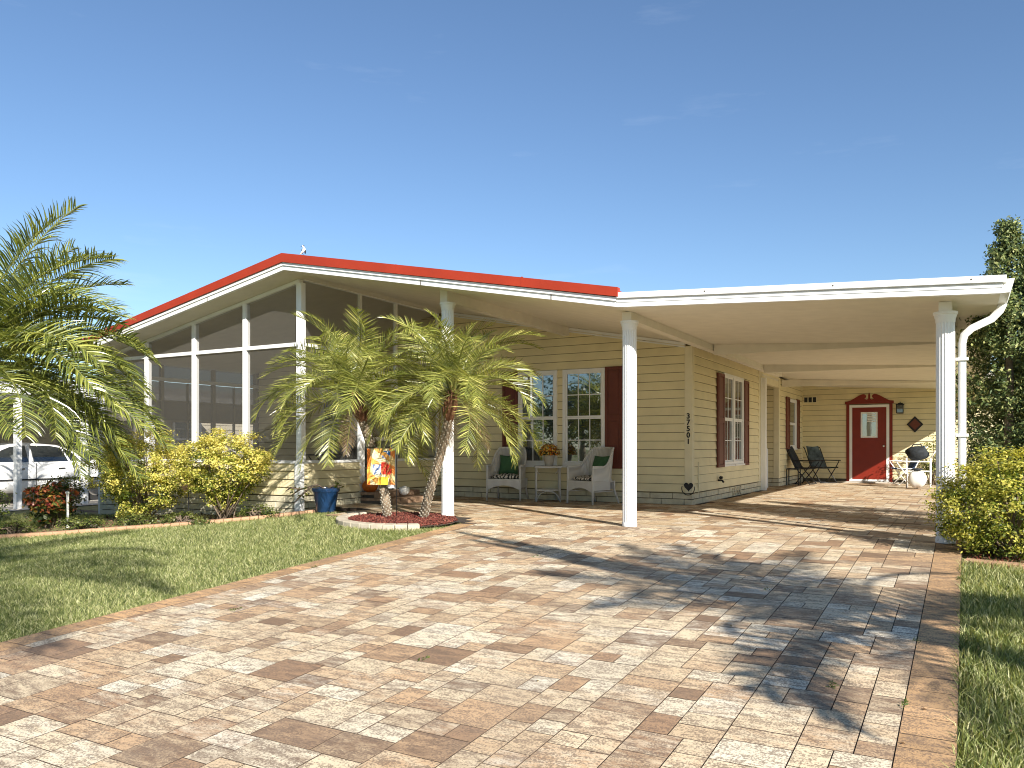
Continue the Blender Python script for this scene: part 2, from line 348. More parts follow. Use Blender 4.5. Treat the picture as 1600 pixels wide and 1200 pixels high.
def vis_size(r):
    x, y = (r[0] + r[1]) / 2, (r[2] + r[3]) / 2; D = x * FW.x + y * FW.y; l = x * RT.x + y * RT.y; z = zs(0, y) - 1
    if D < .5: return 0
    px = 800 + l / D * 1247; py = 697 - z / D * 1247
    if not (-15 < px < 1615 and py < 1215): return 0
    return (r[1] - r[0]) * (r[3] - r[2]) / D ** 3
rects = [r for r in rects if r[3] > 1.2]
rects.sort(key=vis_size, reverse=True)
allm = MB()
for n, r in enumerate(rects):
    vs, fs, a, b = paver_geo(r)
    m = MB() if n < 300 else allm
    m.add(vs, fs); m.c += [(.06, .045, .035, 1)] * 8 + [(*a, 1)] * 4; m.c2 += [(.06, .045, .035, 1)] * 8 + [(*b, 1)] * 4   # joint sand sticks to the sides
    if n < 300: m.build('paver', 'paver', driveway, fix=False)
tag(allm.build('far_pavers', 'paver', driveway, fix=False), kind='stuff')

# ------------------------------------------------------------------ house
HW = 13.3; SX = -4.05; BWY = 23.85; FY = 8.9; AX = -9.08; CY = 9.4; KX = -9.25; LX = -14.45
def PF(u, d, z): return (u, HW - d, z)          # front wall, facing -Y
def PS(u, d, z): return (SX + d, u, z)          # side wall, facing +X
def PB(u, d, z): return (u, BWY - d, z)         # utility room wall
def PK(u, d, z): return (KX + d, u, z)          # screen room side, facing +X
def PC_(u, d, z): return (u, CY - d, z)         # screen room front, facing -Y
def PL(u, d, z): return (LX - d, u, z)          # screen room far side
def PA(u, d, z): return (u, 20.5 - d, z)        # alcove wall
def soff(x): return 3.70 - .19 * abs(x - AX)
house = thing('house', (-9, 16, 0), 'yellow sided single storey home with red roof edge and screened gable porch', 'house')
EXP = .147
def siding(parent, P, u0, u1, z0, z1, holes=(), lim=None, name='siding_plank', d=.0, joined=False, m='siding', exp=EXP):
    rows = int(math.ceil((z1 - z0) / exp - .01)); J = MB()
    for k in range(rows):
        za = z0 + k * exp; zb = min(za + exp, z1); a, b = u0, u1
        if lim: a, b = lim(za, a, b)
        if b - a < .05: continue
        segs = [(a, b)]
        for (h0, h1, q0, q1) in holes:
            if zb > q0 + .02 and za < q1 - .02:
                ns = []
                for s0, s1 in segs:
                    if h1 <= s0 or h0 >= s1: ns.append((s0, s1)); continue
                    if h0 > s0: ns.append((s0, h0))
                    if h1 < s1: ns.append((h1, s1))
                segs = ns
        for s0, s1 in segs:
            mb = J if joined else MB()
            prof = [(0, za + .009), (.026, za + .009), (.027, za + .02), (.006, zb), (0, zb)]
            n = len(prof); vs = [P(s0, d + q, z) for q, z in prof] + [P(s1, d + q, z) for q, z in prof]
            mb.add(vs, [tuple(range(n)), tuple(range(2 * n - 1, n - 1, -1))] + [(i, i + n, (i + 1) % n + n, (i + 1) % n) for i in range(n)])
            if not joined: mb.build(name, m, parent)
    if joined: return J.build(name, m, parent)
def blocks(parent, P, u0, u1, rows, L=.405, H=.1, zf=None, ztop=.195):
    bk = MB().wbox(P, u0, u1, -.05, .006, ztop - rows * H - .02, ztop - .006).build('mortar_bed', 'mortar', parent)
    for k in range(rows):
        z1 = ztop - k * H; u = u0 - (L / 2 if k % 2 else 0)
        while u < u1:
            a = max(u, u0); b = min(u + L, u1)
            if b - a > .03: MB().wbox(P, a + .006, b - .006, -.01, .034 + random.uniform(-.004, .004), z1 - H + .006, z1 - .006).build('block', 'block', bk, bevel=.004)
            u += L
# -- front wall
fw = MB()
fw.add([PF(LX, 0, -.3), PF(SX - .06, 0, -.3), PF(SX - .06, 0, soff(SX) + .05), PF(AX, 0, soff(AX) + .05), PF(LX, 0, soff(LX) + .05)] + [PF(LX, -.12, -.3), PF(SX - .06, -.12, -.3), PF(SX - .06, -.12, soff(SX) + .05), PF(AX, -.12, soff(AX) + .05), PF(LX, -.12, soff(LX) + .05)], [(0, 1, 2, 3, 4), (9, 8, 7, 6, 5)] + [(i, i + 5, (i + 1) % 5 + 5, (i + 1) % 5) for i in range(5)])
front = fw.build('front_wall', 'gap', house)
WINS = [(-6.46, -5.62, .641, 2.405), (-7.40, -6.58, .641, 2.405), (-12.4, -11.2, .641, 2.405)]
def gl(za, a, b):
    if za < soff(b): return a, b
    q = (3.70 - za) / .19; return max(a, AX - q), min(b, AX + q)
siding(front, PF, KX + .02, SX - .11, .2, 3.62, WINS, gl)
siding(front, PF, LX + .1, KX - .02, .2, 3.62, WINS, gl, name='porch_siding', joined=True)
blocks(front, PF, KX + .02, SX + .03, 2)
tr = MB()
for sgn, xe in ((1, SX - .1), (-1, LX)):
    pass
tr.slope(AX + .1, SX - .1, HW - .05, HW - .001, soff(AX + .1) - .05, soff(AX + .1) - .002, soff(SX - .1) - .05, soff(SX - .1) - .002)
tr.slope(AX + .1, SX - .1, HW - .035, HW - .001, soff(AX + .1) - .085, soff(AX + .1) - .06, soff(SX - .1) - .085, soff(SX - .1) - .06)
tr.build('ceiling_trim', 'white', house)
MB().wbox(PF, SX - .11, SX + .025, -.1, .03, .2, 2.70).build('corner_board', 'trimY', house, bevel=.004)
# -- side wall
sw = MB().wbox(PS, HW + .03, 18.62, -.12, 0, -.1, 2.72)
side = sw.build('side_wall', 'gap', house)
siding(side, PS, HW + .03, 18.3, .2, 2.70, [(15.26, 16.84, .641, 2.405)])
MB().wbox(PS, 18.3, 18.62, -.1, .028, .2, 2.7).build('corner_board', 'trimY', house)
blocks(side, PS, HW - .03, 18.62, 2)
vt = MB().wbox(PS, 15.85, 16.6, .0, .034, .02, .18)
v1 = vt.build('vent_block', 'mortar', side)
for k in range(5):
    a = 15.87 + k * .144; c_ = a + .072
    MB().prism([(c_ - .066, .025), (c_ - .045, .025), (c_ + .066, .172), (c_ + .045, .172)], PS, .034, .048).prism([(c_ + .066, .025), (c_ + .045, .025), (c_ - .066, .172), (c_ - .045, .172)], PS, .035, .049).build('vent_lattice', 'block', v1)
# -- alcove with side entry
alc = MB().box(-5.15, -5.0, 18.6, 20.6, -.1, 2.72).box(-5.1, SX, 20.5, 20.62, -.1, 2.72).box(-5.1, SX - .14, 18.5, 18.6, -.1, 2.72).build('alcove_wall', 'gap', house)
MB().box(-5.0, SX + .02, 18.63, 20.46, 2.60, 2.64).build('alcove_ceiling', 'ceil', house)
MB().box(SX - .08, SX + .028, 18.625, 20.46, 2.45, 2.598).build('alcove_header', 'trimY', house)
MB().box(SX - .08, SX + .028, 18.625, 20.46, 2.642, 2.9).build('alcove_upper_board', 'trimY', house)
siding(alc, PA, -5.0, SX - .1, .2, 2.7); MB().wbox(PA, SX - .1, SX + .03, -.1, .03, .2, 2.7).build('corner_board', 'trimY', house)
blocks(alc, PA, -5.0, SX + .03, 2)
side2 = MB().wbox(PS, 20.62, BWY, -.12, 0, -.1, 2.72).build('rear_side_wall', 'gap', house)
siding(side2, PS, 20.53, BWY, .2, 2.70, [(21.75, 22.85, .935, 2.26)])
blocks(side2, PS, 20.47, BWY, 2)
# -- utility room wall
bw = MB().wbox(PB, SX - .1, .95, -.12, 0, -.1, 2.75).build('rear_wall', 'gap', house)
siding(bw, PB, SX, .93, .09, 2.72, [(-2.84, -1.72, .0, 2.13)], exp=.147)
MB().wbox(PB, SX, .93, 0, .012, -.02, .088).build('base_strip', 'mortar', house)
MB().wbox(PB, -3.1, -.9, .0, .32, -.02, .03).build('door_step', 'concrete', house, bevel=.008)
# body behind and left side, hidden mass of the home
MB().box(LX, -5.16, HW + .13, 25.4, -.3, 2.9).box(-5.2, .8, BWY + .13, 25.4, -.2, 2.6).build('rear_body', 'nsiding', house)

# -- windows
def window(parent, P, u0, u1, z0, z1, cols=3, rows=2, fr=.055, gm='glass', frame='white', d=.0):
    w_ = MB()
    for (a, b, c_, e_) in ((u0, u0 + fr, z0, z1), (u1 - fr, u1, z0, z1), (u0 + fr, u1 - fr, z1 - fr, z1), (u0 + fr, u1 - fr, z0, z0 + fr)): w_.wbox(P, a, b, d - .03, d + .045, c_, e_)
    f = w_.build('window', frame, parent)
    MB().wbox(P, u0 - .02, u1 + .02, d, d + .065, z0 - .035, z0 - .002).build('sill', frame, f)
    mid = (z0 + z1) / 2
    for (a, b, dd) in ((z0 + fr, mid, .0), (mid, z1 - fr, .012)):
        s_ = MB(); r_ = .03
        for (p, q, c_, e_) in ((u0 + fr + .001, u0 + fr + r_, a, b), (u1 - fr - r_, u1 - fr - .001, a, b), (u0 + fr + r_, u1 - fr - r_, b - r_, b - .001), (u0 + fr + r_, u1 - fr - r_, a + .001, a + r_)): s_.wbox(P, p, q, d + dd - .01, d + dd + .02, c_, e_)
        s_.build('sash', frame, f)
        MB().wbox(P, u0 + fr + .01, u1 - fr - .01, d + dd - .006, d + dd + .002, a + .01, b - .01).build('pane', gm, f)
        mu = MB(); A, B = u0 + fr + r_, u1 - fr - r_; C, E = a + r_, b - r_
        for k in range(1, cols): x = A + (B - A) * k / cols; mu.wbox(P, x - .008, x + .008, d + dd + .0025, d + dd + .009, C, E)
        for k in range(1, rows): z = C + (E - C) * k / rows; mu.wbox(P, A, B, d + dd + .003, d + dd + .0085, z - .008, z + .008)
        mu.build('muntin', frame, f)
    return f
def shutter(parent, P, u0, u1, z0, z1, d=.022):
    s_ = MB().wbox(P, u0, u1, d, d + .022, z0, z1); st = .05; mid = z0 + (z1 - z0) * .5
    for (a, b, c_, e_) in ((u0, u0 + st, z0, z1), (u1 - st, u1, z0, z1), (u0 + st, u1 - st, z1 - st, z1), (u0 + st, u1 - st, mid - .045, mid + .045), (u0 + st, u1 - st, z0, z0 + st)): s_.wbox(P, a, b, d + .022, d + .038, c_, e_)
    o = s_.build('shutter', 'shutter', parent, bevel=.004)
    for c_, e_ in ((z0 + st + .03, mid - .075), (mid + .075, z1 - st - .03)):
        if u1 - u0 - 2 * st > .1: MB().wbox(P, u0 + st + .03, u1 - st - .03, d + .021, d + .033, c_, e_).build('shutter_panel', 'shutter', o, bevel=.008)
window(house, PF, -6.46, -5.62, .641, 2.405); window(house, PF, -7.40, -6.58, .641, 2.405)
window(house, PF, -12.4, -11.2, .641, 2.405, 4, 3)
shutter(house, PF, -5.61, -5.28, .60, 2.42); shutter(house, PF, -7.74, -7.41, .60, 2.42)
window(house, PS, 15.27, 16.05, .641, 2.405, 2, 2); window(house, PS, 16.05, 16.83, .641, 2.405, 2, 2)
shutter(house, PS, 14.80, 15.26, .60, 2.37); shutter(house, PS, 16.84, 17.24, .60, 2.37)
window(house, PS, 21.80, 22.80, .94, 2.25, 1, 1); shutter(house, PS, 21.38, 21.79, .92, 2.28); shutter(house, PS, 22.81, 23.22, .92, 2.28)
# -- red rear door
dr = MB().wbox(PB, -2.72, -1.86, -.02, .03, .09, 2.06).build('door', 'door', house, bevel=.004)
df = MB()
for a, b, c_, e_ in ((-2.79, -2.72, .08, 2.13), (-1.86, -1.79, .08, 2.13), (-2.72, -1.86, 2.06, 2.13)): df.wbox(PB, a, b, -.02, .045, c_, e_)
df.wbox(PB, -2.79, -1.79, 0, .06, .04, .088)
df.build('door_frame', 'white', dr)
dt = MB()
for a, b in ((-2.87, -2.79), (-1.79, -1.71)): dt.wbox(PB, a, b, 0, .04, .03, 2.16)
dt.wbox(PB, -2.9, -1.68, 0, .055, 2.16, 2.21); dt.build('door_surround', 'door', dr)
pd = [(-2.9, 2.211), (-2.9, 2.23)]
for k in range(13):
    t = k / 12; pd.append((-2.86 + .44 * t, 2.235 + .19 * (t * t * (3 - 2 * t))))
pd += [(-2.395, 2.415), (-2.36, 2.375), (-2.37, 2.33), (-2.41, 2.30), (-2.36, 2.275), (-2.315, 2.29), (-2.315, 2.40), (-2.29, 2.47)]
pd += [(-4.58 - u, z) for u, z in pd[::-1]][1:]
MB().prism(pd, PB, .001, .045).build('pediment', 'door', dr)
fr = MB()
for a, b, c_, e_ in ((-2.50, -2.46, 1.23, 1.93), (-2.12, -2.08, 1.23, 1.93), (-2.46, -2.12, 1.89, 1.93), (-2.46, -2.12, 1.23, 1.27)): fr.wbox(PB, a, b, .03, .045, c_, e_)
fr.build('door_light_frame', 'white', dr); MB().wbox(PB, -2.46, -2.12, .03, .034, 1.27, 1.89).build('door_light', 'dglass', dr)
bl = MB()
for k in range(5): bl.wbox(PB, -2.34, -2.13, .0345, .037, 1.66 + k * .045, 1.69 + k * .045)
bl.build('door_blind', 'white', dr)
MB().blob(PB(-1.93, .06, 1.0), (.032, .032, .032)).build('door_knob', 'chrome', dr, smooth=1)
wv = MB().wbox(PB, -4.0, -3.64, .02, .04, 2.22, 2.40).build('wall_vent', 'trimY', house)
for k in range(3): MB().wbox(PB, -3.98 + k * .115, -3.89 + k * .115, .04, .043, 2.24, 2.38).build('vent_opening', 'dark', wv)
# -- house numbers, meter fittings
for k, ch in enumerate('37501'):
    cu = bpy.data.curves.new('digit', 'FONT'); cu.body = ch; cu.size = .125; cu.extrude = .004; cu.offset = .0035; cu.align_x = 'CENTER'
    to = bpy.data.objects.new('tmp', cu); COL.objects.link(to); dg = bpy.context.evaluated_depsgraph_get()
    me = bpy.data.meshes.new_from_object(to.evaluated_get(dg)); bpy.data.objects.remove(to)
    me.materials.clear(); me.materials.append(M['black'])
    o = bpy.data.objects.new('house_number_digit', me); COL.objects.link(o); o.parent = house
    o.location = Vector((SX - .042, HW - .036, 1.47 - k * .108)) - wl(house); o.rotation_euler = (R(90), 0, 0)
hb = MB().tube([PS(14.9, .02, .36), PS(14.9, .1, .36), PS(14.9, .13, .32)], .02).tube([PS(14.86, .08, .41), PS(14.94, .08, .41)], .03)
hb.build('hose_bib', 'black', house)
MB().tube([PS(13.62, .03, .2), PS(13.62, .03, .72)], .012, 6).build('conduit', 'trimY', house)

# -- roof
OV = 5.46; RB = 25.6
rf = MB()
for sg in (1, -1):
    xe = AX + sg * OV
    rf.add([(AX, FY + .06, 3.705), (xe, FY + .06, 3.705 - .19 * OV), (xe, RB, 3.705 - .19 * OV), (AX, RB, 3.705), (AX, FY + .06, 3.86), (xe, FY + .06, 3.86 - .19 * OV), (xe, RB, 3.86 - .19 * OV), (AX, RB, 3.86)],
           [(0, 1, 2, 3), (4, 7, 6, 5), (0, 4, 5, 1), (1, 5, 6, 2), (2, 6, 7, 3)])
roof = rf.build('roof', 'ceil', house)
rt = MB()
for sg in (1, -1):
    xe = AX + sg * (OV + .02)
    rt.add([(AX, FY + .02, 3.865), (xe, FY + .02, 3.865 - .19 * (OV + .02)), (xe, RB + .05, 3.865 - .19 * (OV + .02)), (AX, RB + .05, 3.865), (AX, FY + .02, 3.90), (xe, FY + .02, 3.90 - .19 * (OV + .02)), (xe, RB + .05, 3.90 - .19 * (OV + .02)), (AX, RB + .05, 3.90)],
           [(3, 2, 1, 0), (4, 5, 6, 7), (0, 1, 5, 4), (1, 2, 6, 5), (2, 3, 7, 6)])
rt.build('roof_sheet', 'red', roof)
fa = MB(); rd = MB()
for sg in (1, -1):
    xe = AX + sg * OV; xr = AX + sg * (OV + .03)
    def seg(mb, y0, y1, b, t, sl_b, sl_t, xe=xe):
        mb.hexa([(AX, y0, b), (xe, y0, b - sl_b * OV), (xe, y1, b - sl_b * OV), (AX, y1, b), (AX, y0, t), (xe, y0, t - sl_t * OV), (xe, y1, t - sl_t * OV), (AX, y1, t)])
    seg(fa, FY, FY + .058, 3.70, 3.765, .19, .19); seg(fa, FY - .018, FY + .056, 3.767, 3.812, .19, .19)
    seg(rd, FY - .045, FY + .03, 3.814, 3.950, .19, .1945, xr)
fa.build('gable_fascia', 'white', roof); rd.build('red_roof_edge', 'red', roof)
for x_ in (-13.4, -11.2, -6.9, -4.9):
    z_ = 3.70 - .19 * abs(x_ - AX); MB().slope(x_, x_ + .03, FY - .047, FY - .0455, z_ + .118, z_ + .244, z_ + .118 - .0057 * (1 if x_ > AX else -1), z_ + .244 - .0057 * (1 if x_ > AX else -1)).build('edge_seam', 'red', roof)
    MB().slope(x_ + .4, x_ + .412, FY - .004, FY - .0005, z_ + .0 - .076 * (1 if x_ > AX else -1), z_ + .062 - .076 * (1 if x_ > AX else -1), z_ - .0783 * (1 if x_ > AX else -1), z_ + .062 - .0783 * (1 if x_ > AX else -1)).build('fascia_seam', 'mortar', roof)
# ceiling seams on the porch side
# -- porch beam and columns
def column(parent, x, y, ztop, name='column', zb=0):
    o = MB().lathe((x, y, zb), [(.088, .03), (.088, ztop - zb - .11)], 40, .085, 1).build(name, 'white', parent, smooth=25)
    MB().lathe((x, y, zb), [(.094, .0), (.094, .04), (.089, .05)], 24).build('column_base', 'white', o, smooth=40)
    h = ztop - zb
    MB().lathe((x, y, zb), [(.088, h - .115), (.093, h - .10), (.093, h - .075), (.104, h - .05), (.104, h - .03), (.115, h - .027), (.115, h)], 24).build('capital', 'white', o, smooth=40)
    return o
column(house, -6.39, CY, 3.03)
MB().box(-6.45, -6.33, FY + .4, HW, 3.031, soff(-6.39) + .02).build('porch_beam', 'ceil', house)

# -- screen room
sroom = MB()
ZT = lambda x: soff(x) - .0
kn = MB().box(LX, KX, CY, CY + .1, -.4, .72).box(KX - .1, KX, CY + .1, 10.88, -.2, .72).box(KX - .1, KX, 11.9, HW - .01, -.2, .72).box(LX, LX + .1, CY + .1, HW - .01, -.4, .72)
knee = kn.build('screen_room_base', 'gap', house)
siding(knee, PC_, LX + .06, KX - .06, .2, .72, exp=.13); siding(knee, PK, CY + .06, 10.88, .2, .72, exp=.13); siding(knee, PK, 11.9, HW - .02, .2, .72, exp=.13)
blocks(knee, PC_, LX + .06, KX + .03, 6); blocks(knee, PK, CY - .03, 10.88, 3); blocks(knee, PK, 11.9, HW, 3)
MB().box(LX - .02, KX + .035, CY - .035, CY + .12, .721, .765).box(KX - .12, KX + .035, CY + .12, 10.9, .721, .765).box(KX - .12, KX + .035, 11.88, HW, .721, .765).build('sill_rail', 'white', house)
MB().box(LX, KX - .11, CY + .11, HW - .13, .1, .2).build('porch_floor', 'concrete', house)
def spost(x0, x1, y0, y1, z0, z1): MB().box(x0, x1, y0, y1, z0, z1).build('screen_post', 'white', house, bevel=.004)
for xp, hw in ((KX, .055), (-10.49, .038), (-11.76, .038), (-13.05, .038), (LX + .05, .065)):
    spost(xp - hw, xp + hw, CY - .01, CY + .09, -.35 if xp < -14 else .766, soff(xp) - .06)
MB().box(KX - .06, KX + .055, CY - .038, CY + .06, -.15, .72).build('corner_post', 'white', house)
for yp in (10.88, 11.89): spost(KX - .05, KX + .02, yp - .03, yp + .03, .2, 3.66)
spost(KX - .05, KX + .02, HW - .07, HW - .03, .766, 3.66)
rl = MB()
XS = [LX + .11, -13.05, -11.76, -10.49, KX]
for a, b in zip(XS[:-1], XS[1:]): rl.box(a + .04, b - .04, CY, CY + .06, 2.60, 2.66)
rl.box(KX - .045, KX + .005, CY + .1, 10.84, 2.60, 2.66).box(KX - .045, KX + .005, 10.92, 11.85, 2.3, 2.36).box(KX - .045, KX + .005, 11.93, HW - .08, 2.60, 2.66)
for sg, a, b in ((1, LX, KX),): rl.slope(a, b, CY - .005, CY + .085, soff(a) - .06, soff(a), soff(b) - .06, soff(b))
rl.box(KX - .05, KX + .025, CY + .1, HW - .05, 3.66, 3.70)
rl.build('screen_rail', 'white', house)
for a, b in zip(XS[:-1], XS[1:]):
    y = CY + .03; A, B = a + .03, b - .03
    MB().add([(A, y, .766), (B, y, .766), (B, y, 2.6), (A, y, 2.6)], [(0, 1, 2, 3)]).build('screen_panel', 'screen', house, fix=False)
    MB().add([(A, y, 2.66), (B, y, 2.66), (B, y, soff(B) - .06), (A, y, soff(A) - .06)], [(0, 1, 2, 3)]).build('screen_panel', 'screen', house, fix=False)
for a, b, z0, zm in ((CY + .1, 10.84, .766, 2.6), (10.92, 11.85, .25, 2.3), (11.93, HW - .08, .766, 2.6)):
    x = KX - .02
    for c_, e_ in ((z0, zm), (zm + .06, 3.66)): MB().add([(x, a, c_), (x, b, c_), (x, b, e_), (x, a, e_)], [(0, 1, 2, 3)]).build('screen_panel', 'screen', house, fix=False)
# screen door
sd = MB()
for a, b, c_, e_ in ((10.93, 10.99, .22, 2.28), (11.78, 11.84, .22, 2.28), (10.99, 11.78, 2.2, 2.28), (10.99, 11.78, .22, .34), (10.99, 11.78, 1.1, 1.16)): sd.wbox(PK, a, b, -.03, .01, c_, e_)
sd.build('screen_door', 'white', house)
# far side of screen room
fs_ = MB()
for yp in (CY + .1, 10.7, 12.0, HW - .1): fs_.box(LX + .0, LX + .07, yp, yp + .08, .72, soff(LX) - .01)
MB().box(LX, LX + .085, CY + .1, HW, 2.34, 2.415).build('far_header', 'white', house); fs_.box(LX, LX + .06, CY + .1, HW, 1.5, 1.54); fs_.box(LX, LX + .06, CY + .1, HW, 1.92, 1.95); fs_.box(LX, LX + .06, 10.12, 10.15, .72, 2.33); fs_.box(LX, LX + .06, 11.36, 11.39, .72, 2.33); fs_.box(LX, LX + .06, 12.6, 12.63, .72, 2.33)
fs_.build('far_screen_frame', 'beige', house)
for a, b in ((9.58, 10.7), (10.78, 12.0), (12.08, 13.2)):
    for c_, e_, mm_ in ((.74, 1.5, 'screen'), (1.54, 2.33, 'vinyl'), (2.42, soff(LX) - .02, 'vinyl')): MB().add([(LX + .03, a, c_), (LX + .03, b, c_), (LX + .03, b, e_), (LX + .03, a, e_)], [(0, 1, 2, 3)]).build('far_screen_panel', mm_, house, fix=False)
# entry steps
st = thing('entry_steps', (-8.85, 11.4, 0), 'low brick entry steps beside the screened porch, pumpkin on top', 'steps')
MB().box(KX + .04, -8.5, 10.85, 11.95, -.02, .09).build('lower_tread', 'mortar', st); MB().box(KX + .04, -8.82, 10.9, 11.93, .09, .185).build('upper_tread', 'mortar', st)
for (x0, x1, za) in ((KX + .05, -8.48, .0), (KX + .05, -8.8, .10)):
    y = 10.83
    while y < 11.9:
        MB().box(x1 - .1, x1, y + .004, y + .196, za + .004, za + .096).build('brick', 'brick', st); 
        MB().box(x0, x1 - .104, y + .004, y + .196, za + .05, za + .096).build('brick', 'brick', st); y += .2

# ------------------------------------------------------------------ carport
cp = thing('carport', (-2, 16, 0), 'white flat roofed carport with fluted columns over the paver drive', 'carport')
CR = .31; CLX = AX + OV; CE = 24.6
def cz(x): return 2.662 + (2.457 - 2.662) * (x - CLX) / (CR - CLX)
croof = MB().slope(CLX + .004, CR - .02, FY + .07, CE, cz(CLX) + .004, cz(CLX) + .12, cz(CR) + .004, cz(CR) + .12).build('carport_roof', 'ceil', cp)
cf = MB()
def fb(y0, y1, b, t, x1=CR): cf.slope(CLX + .002, x1, y0, y1, cz(CLX) + b, cz(CLX) + t, cz(x1) + b, cz(x1) + t)
fb(FY, FY + .068, -.002, .05); fb(FY - .006, FY + .066, .0515, .092); fb(FY - .02, FY + .065, .0945, .100); fb(FY - .03, FY + .07, .1005, .166, CR + .03)
cf.build('front_fascia', 'white', croof)
for x_ in (-2.55, -1.2, .05): MB().blob((x_, FY - .031, cz(x_) + .135), (.009, .004, .009), 8, 5).build('rivet', 'mortar', croof)
gt = MB()
gt.hexa([(CR - .02, FY + .072, 2.47), (CR + .06, FY + .072, 2.47), (CR + .06, CE, 2.47), (CR - .02, CE, 2.47), (CR - .02, FY + .072, 2.60), (CR + .10, FY + .072, 2.60), (CR + .10, CE, 2.60), (CR - .02, CE, 2.60)])
gt.build('gutter', 'white', croof)
MB().box(CR + .11, 1.12, 20.4, 25.4, 2.5, 2.62).build('utility_roof', 'ceil', cp)
column(cp, -3.65, CY, 2.56); column(cp, -.18, CY, 2.385)
MB().box(-3.71, -3.59, FY + .4, 18.6, 2.561, cz(-3.59) + .003).build('long_beam', 'ceil', cp)
MB().box(-.24, -.12, FY + .42, BWY - .03, 2.386, cz(-.12) + .003).build('outer_beam', 'white', cp)
for y in (13.05, 16.8, 20.9):
    MB().slope(-3.58 if y < 20 else SX + .03, -.245, y - .06, y + .06, 2.50, cz(-3.58) + .003, 2.47, cz(-.245) + .003).build('cross_beam', 'ceil', cp)
MB().box(SX + .03, SX + .14, 18.45, 18.56, 0, 2.55).build('rear_post', 'white', cp, bevel=.004)
ds = [(CR + .03, 9.66, 2.47), (CR + .0, 9.66, 2.40), (CR - .07, 9.66, 2.32), (CR - .25, 9.66, 2.235), (CR - .32, 9.66, 2.17), (CR - .34, 9.66, 2.08), (CR - .34, 9.66, .05)]
MB().tube(ds, .041, 8, sq=(1, .8)).build('downspout', 'white', cp, smooth=40)
for z_ in (1.1, 1.9): MB().box(CR - .4, CR - .28, 9.61, 9.71, z_, z_ + .03).build('downspout_strap', 'white', cp)
hr = thing('handrail', (-4.2, 19.4, 0), 'white metal handrail at the side entry beyond the shuttered window', 'handrail')
MB().tube([(-4.12, 19.6, 0), (-4.12, 19.6, .93)], .022, 6).tube([(-4.6, 19.6, .2), (-4.6, 19.6, 1.05)], .022, 6).build('rail_post', 'white', hr)
MB().tube([(-4.12, 19.6, .93), (-4.6, 19.6, 1.05)], .022, 6).tube([(-4.12, 19.6, .25), (-4.6, 19.6, .36)], .015, 6).build('top_rail', 'white', hr)
for k in range(1, 4): MB().tube([(-4.12 - .12 * k, 19.6, .25 + .0275 * k), (-4.12 - .12 * k, 19.6, .93 + .03 * k)], .009, 6).build('baluster', 'white', hr)
stp = thing('side_steps', (-4.5, 19.2, 0), 'pale block step inside the side entry recess by the white post', 'steps')
MB().box(-5.0, -4.2, 18.65, 19.55, -.01, .13).build('step', 'block', stp, bevel=.008)

# ------------------------------------------------------------------ foliage helpers
def leaves(n, pos, nrm, size, cols, aspect=.5, jitter=.6):
    """rhombic folded leaves: n positions, preferred normals"""
    d = rng.normal(size=(n, 3)); nn = nrm + jitter * rng.normal(size=(n, 3)); nn /= np.linalg.norm(nn, axis=1)[:, None] + 1e-9
    a = np.cross(nn, d); a /= np.linalg.norm(a, axis=1)[:, None] + 1e-9; b = np.cross(nn, a)
    s = size[:, None]
    v = np.stack([pos - a * s * .5, pos + b * s * aspect * .5 + nn * s * .08, pos + a * s * .5, pos - b * s * aspect * .5 + nn * s * .08], 1).reshape(-1, 3)
    return v, np.arange(n * 4).reshape(n, 4), np.repeat(cols, 4, 0)
def shrub(name, c, r, n, pal, label, cat='shrub', group=None, leaf=.045, clumps=110, base=None, csig=.075, wood='wood', inner=.5, taper=0., mat_='leaf'):
    gz_ = ground(c[0], c[1]) if base is None else base
    t = thing(name, (c[0], c[1], gz_), label, cat, group)
    d = rng.normal(size=(clumps, 3)); d[:, 2] = d[:, 2] * .9 + .12; d /= np.linalg.norm(d, axis=1)[:, None]
    rad = rng.uniform(inner, 1.05, clumps) ** .6
    rad *= 1 + .12 * np.sin(d[:, 0] * 7 + c[0] * 9) * np.cos(d[:, 1] * 6 + c[1] * 5)
    cc = np.array(c) + d * rad[:, None] * np.array(r)
    if taper:
        low = np.clip((c[2] - cc[:, 2]) / r[2], 0, 1); k_ = 1 - taper * low
        cc[:, 0] = c[0] + (cc[:, 0] - c[0]) * k_; cc[:, 1] = c[1] + (cc[:, 1] - c[1]) * k_
    cc = cc[cc[:, 2] > gz_ + .05]; d = (cc - np.array(c)) / np.array(r)
    k = rng.integers(0, len(cc), n); p = cc[k] + rng.normal(size=(n, 3)) * csig * np.array([1, 1, .6])
    ok = p[:, 2] > gz_ + .01; p = p[ok]; k = k[ok]; n = len(p)
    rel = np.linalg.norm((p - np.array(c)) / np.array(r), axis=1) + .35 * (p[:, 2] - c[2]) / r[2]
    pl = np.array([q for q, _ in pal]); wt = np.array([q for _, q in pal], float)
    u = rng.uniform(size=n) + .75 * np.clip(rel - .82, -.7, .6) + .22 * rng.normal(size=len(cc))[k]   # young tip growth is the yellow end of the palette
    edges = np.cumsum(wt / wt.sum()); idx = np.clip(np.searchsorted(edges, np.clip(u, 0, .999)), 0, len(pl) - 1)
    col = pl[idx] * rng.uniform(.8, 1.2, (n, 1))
    nr = d[k] * .7 + np.array([0, 0, .8])
    v, f, cv = leaves(n, p, nr, leaf * rng.uniform(.7, 1.3, n), col, .55)
    tr_ = MB()
    for q in rng.choice(len(cc), 26):
        b0 = Vector((c[0] + random.uniform(-.1, .1), c[1] + random.uniform(-.1, .1), gz_)); e0 = Vector(cc[q]); md = (b0 + e0) / 2 + Vector((0, 0, .08))
        tr_.tube([b0, md, e0], [.013, .009, .004], 5)
    tr_.build('stems', wood, t, smooth=1); npmesh('crown', v, f, cv, mat_, t)
    return t
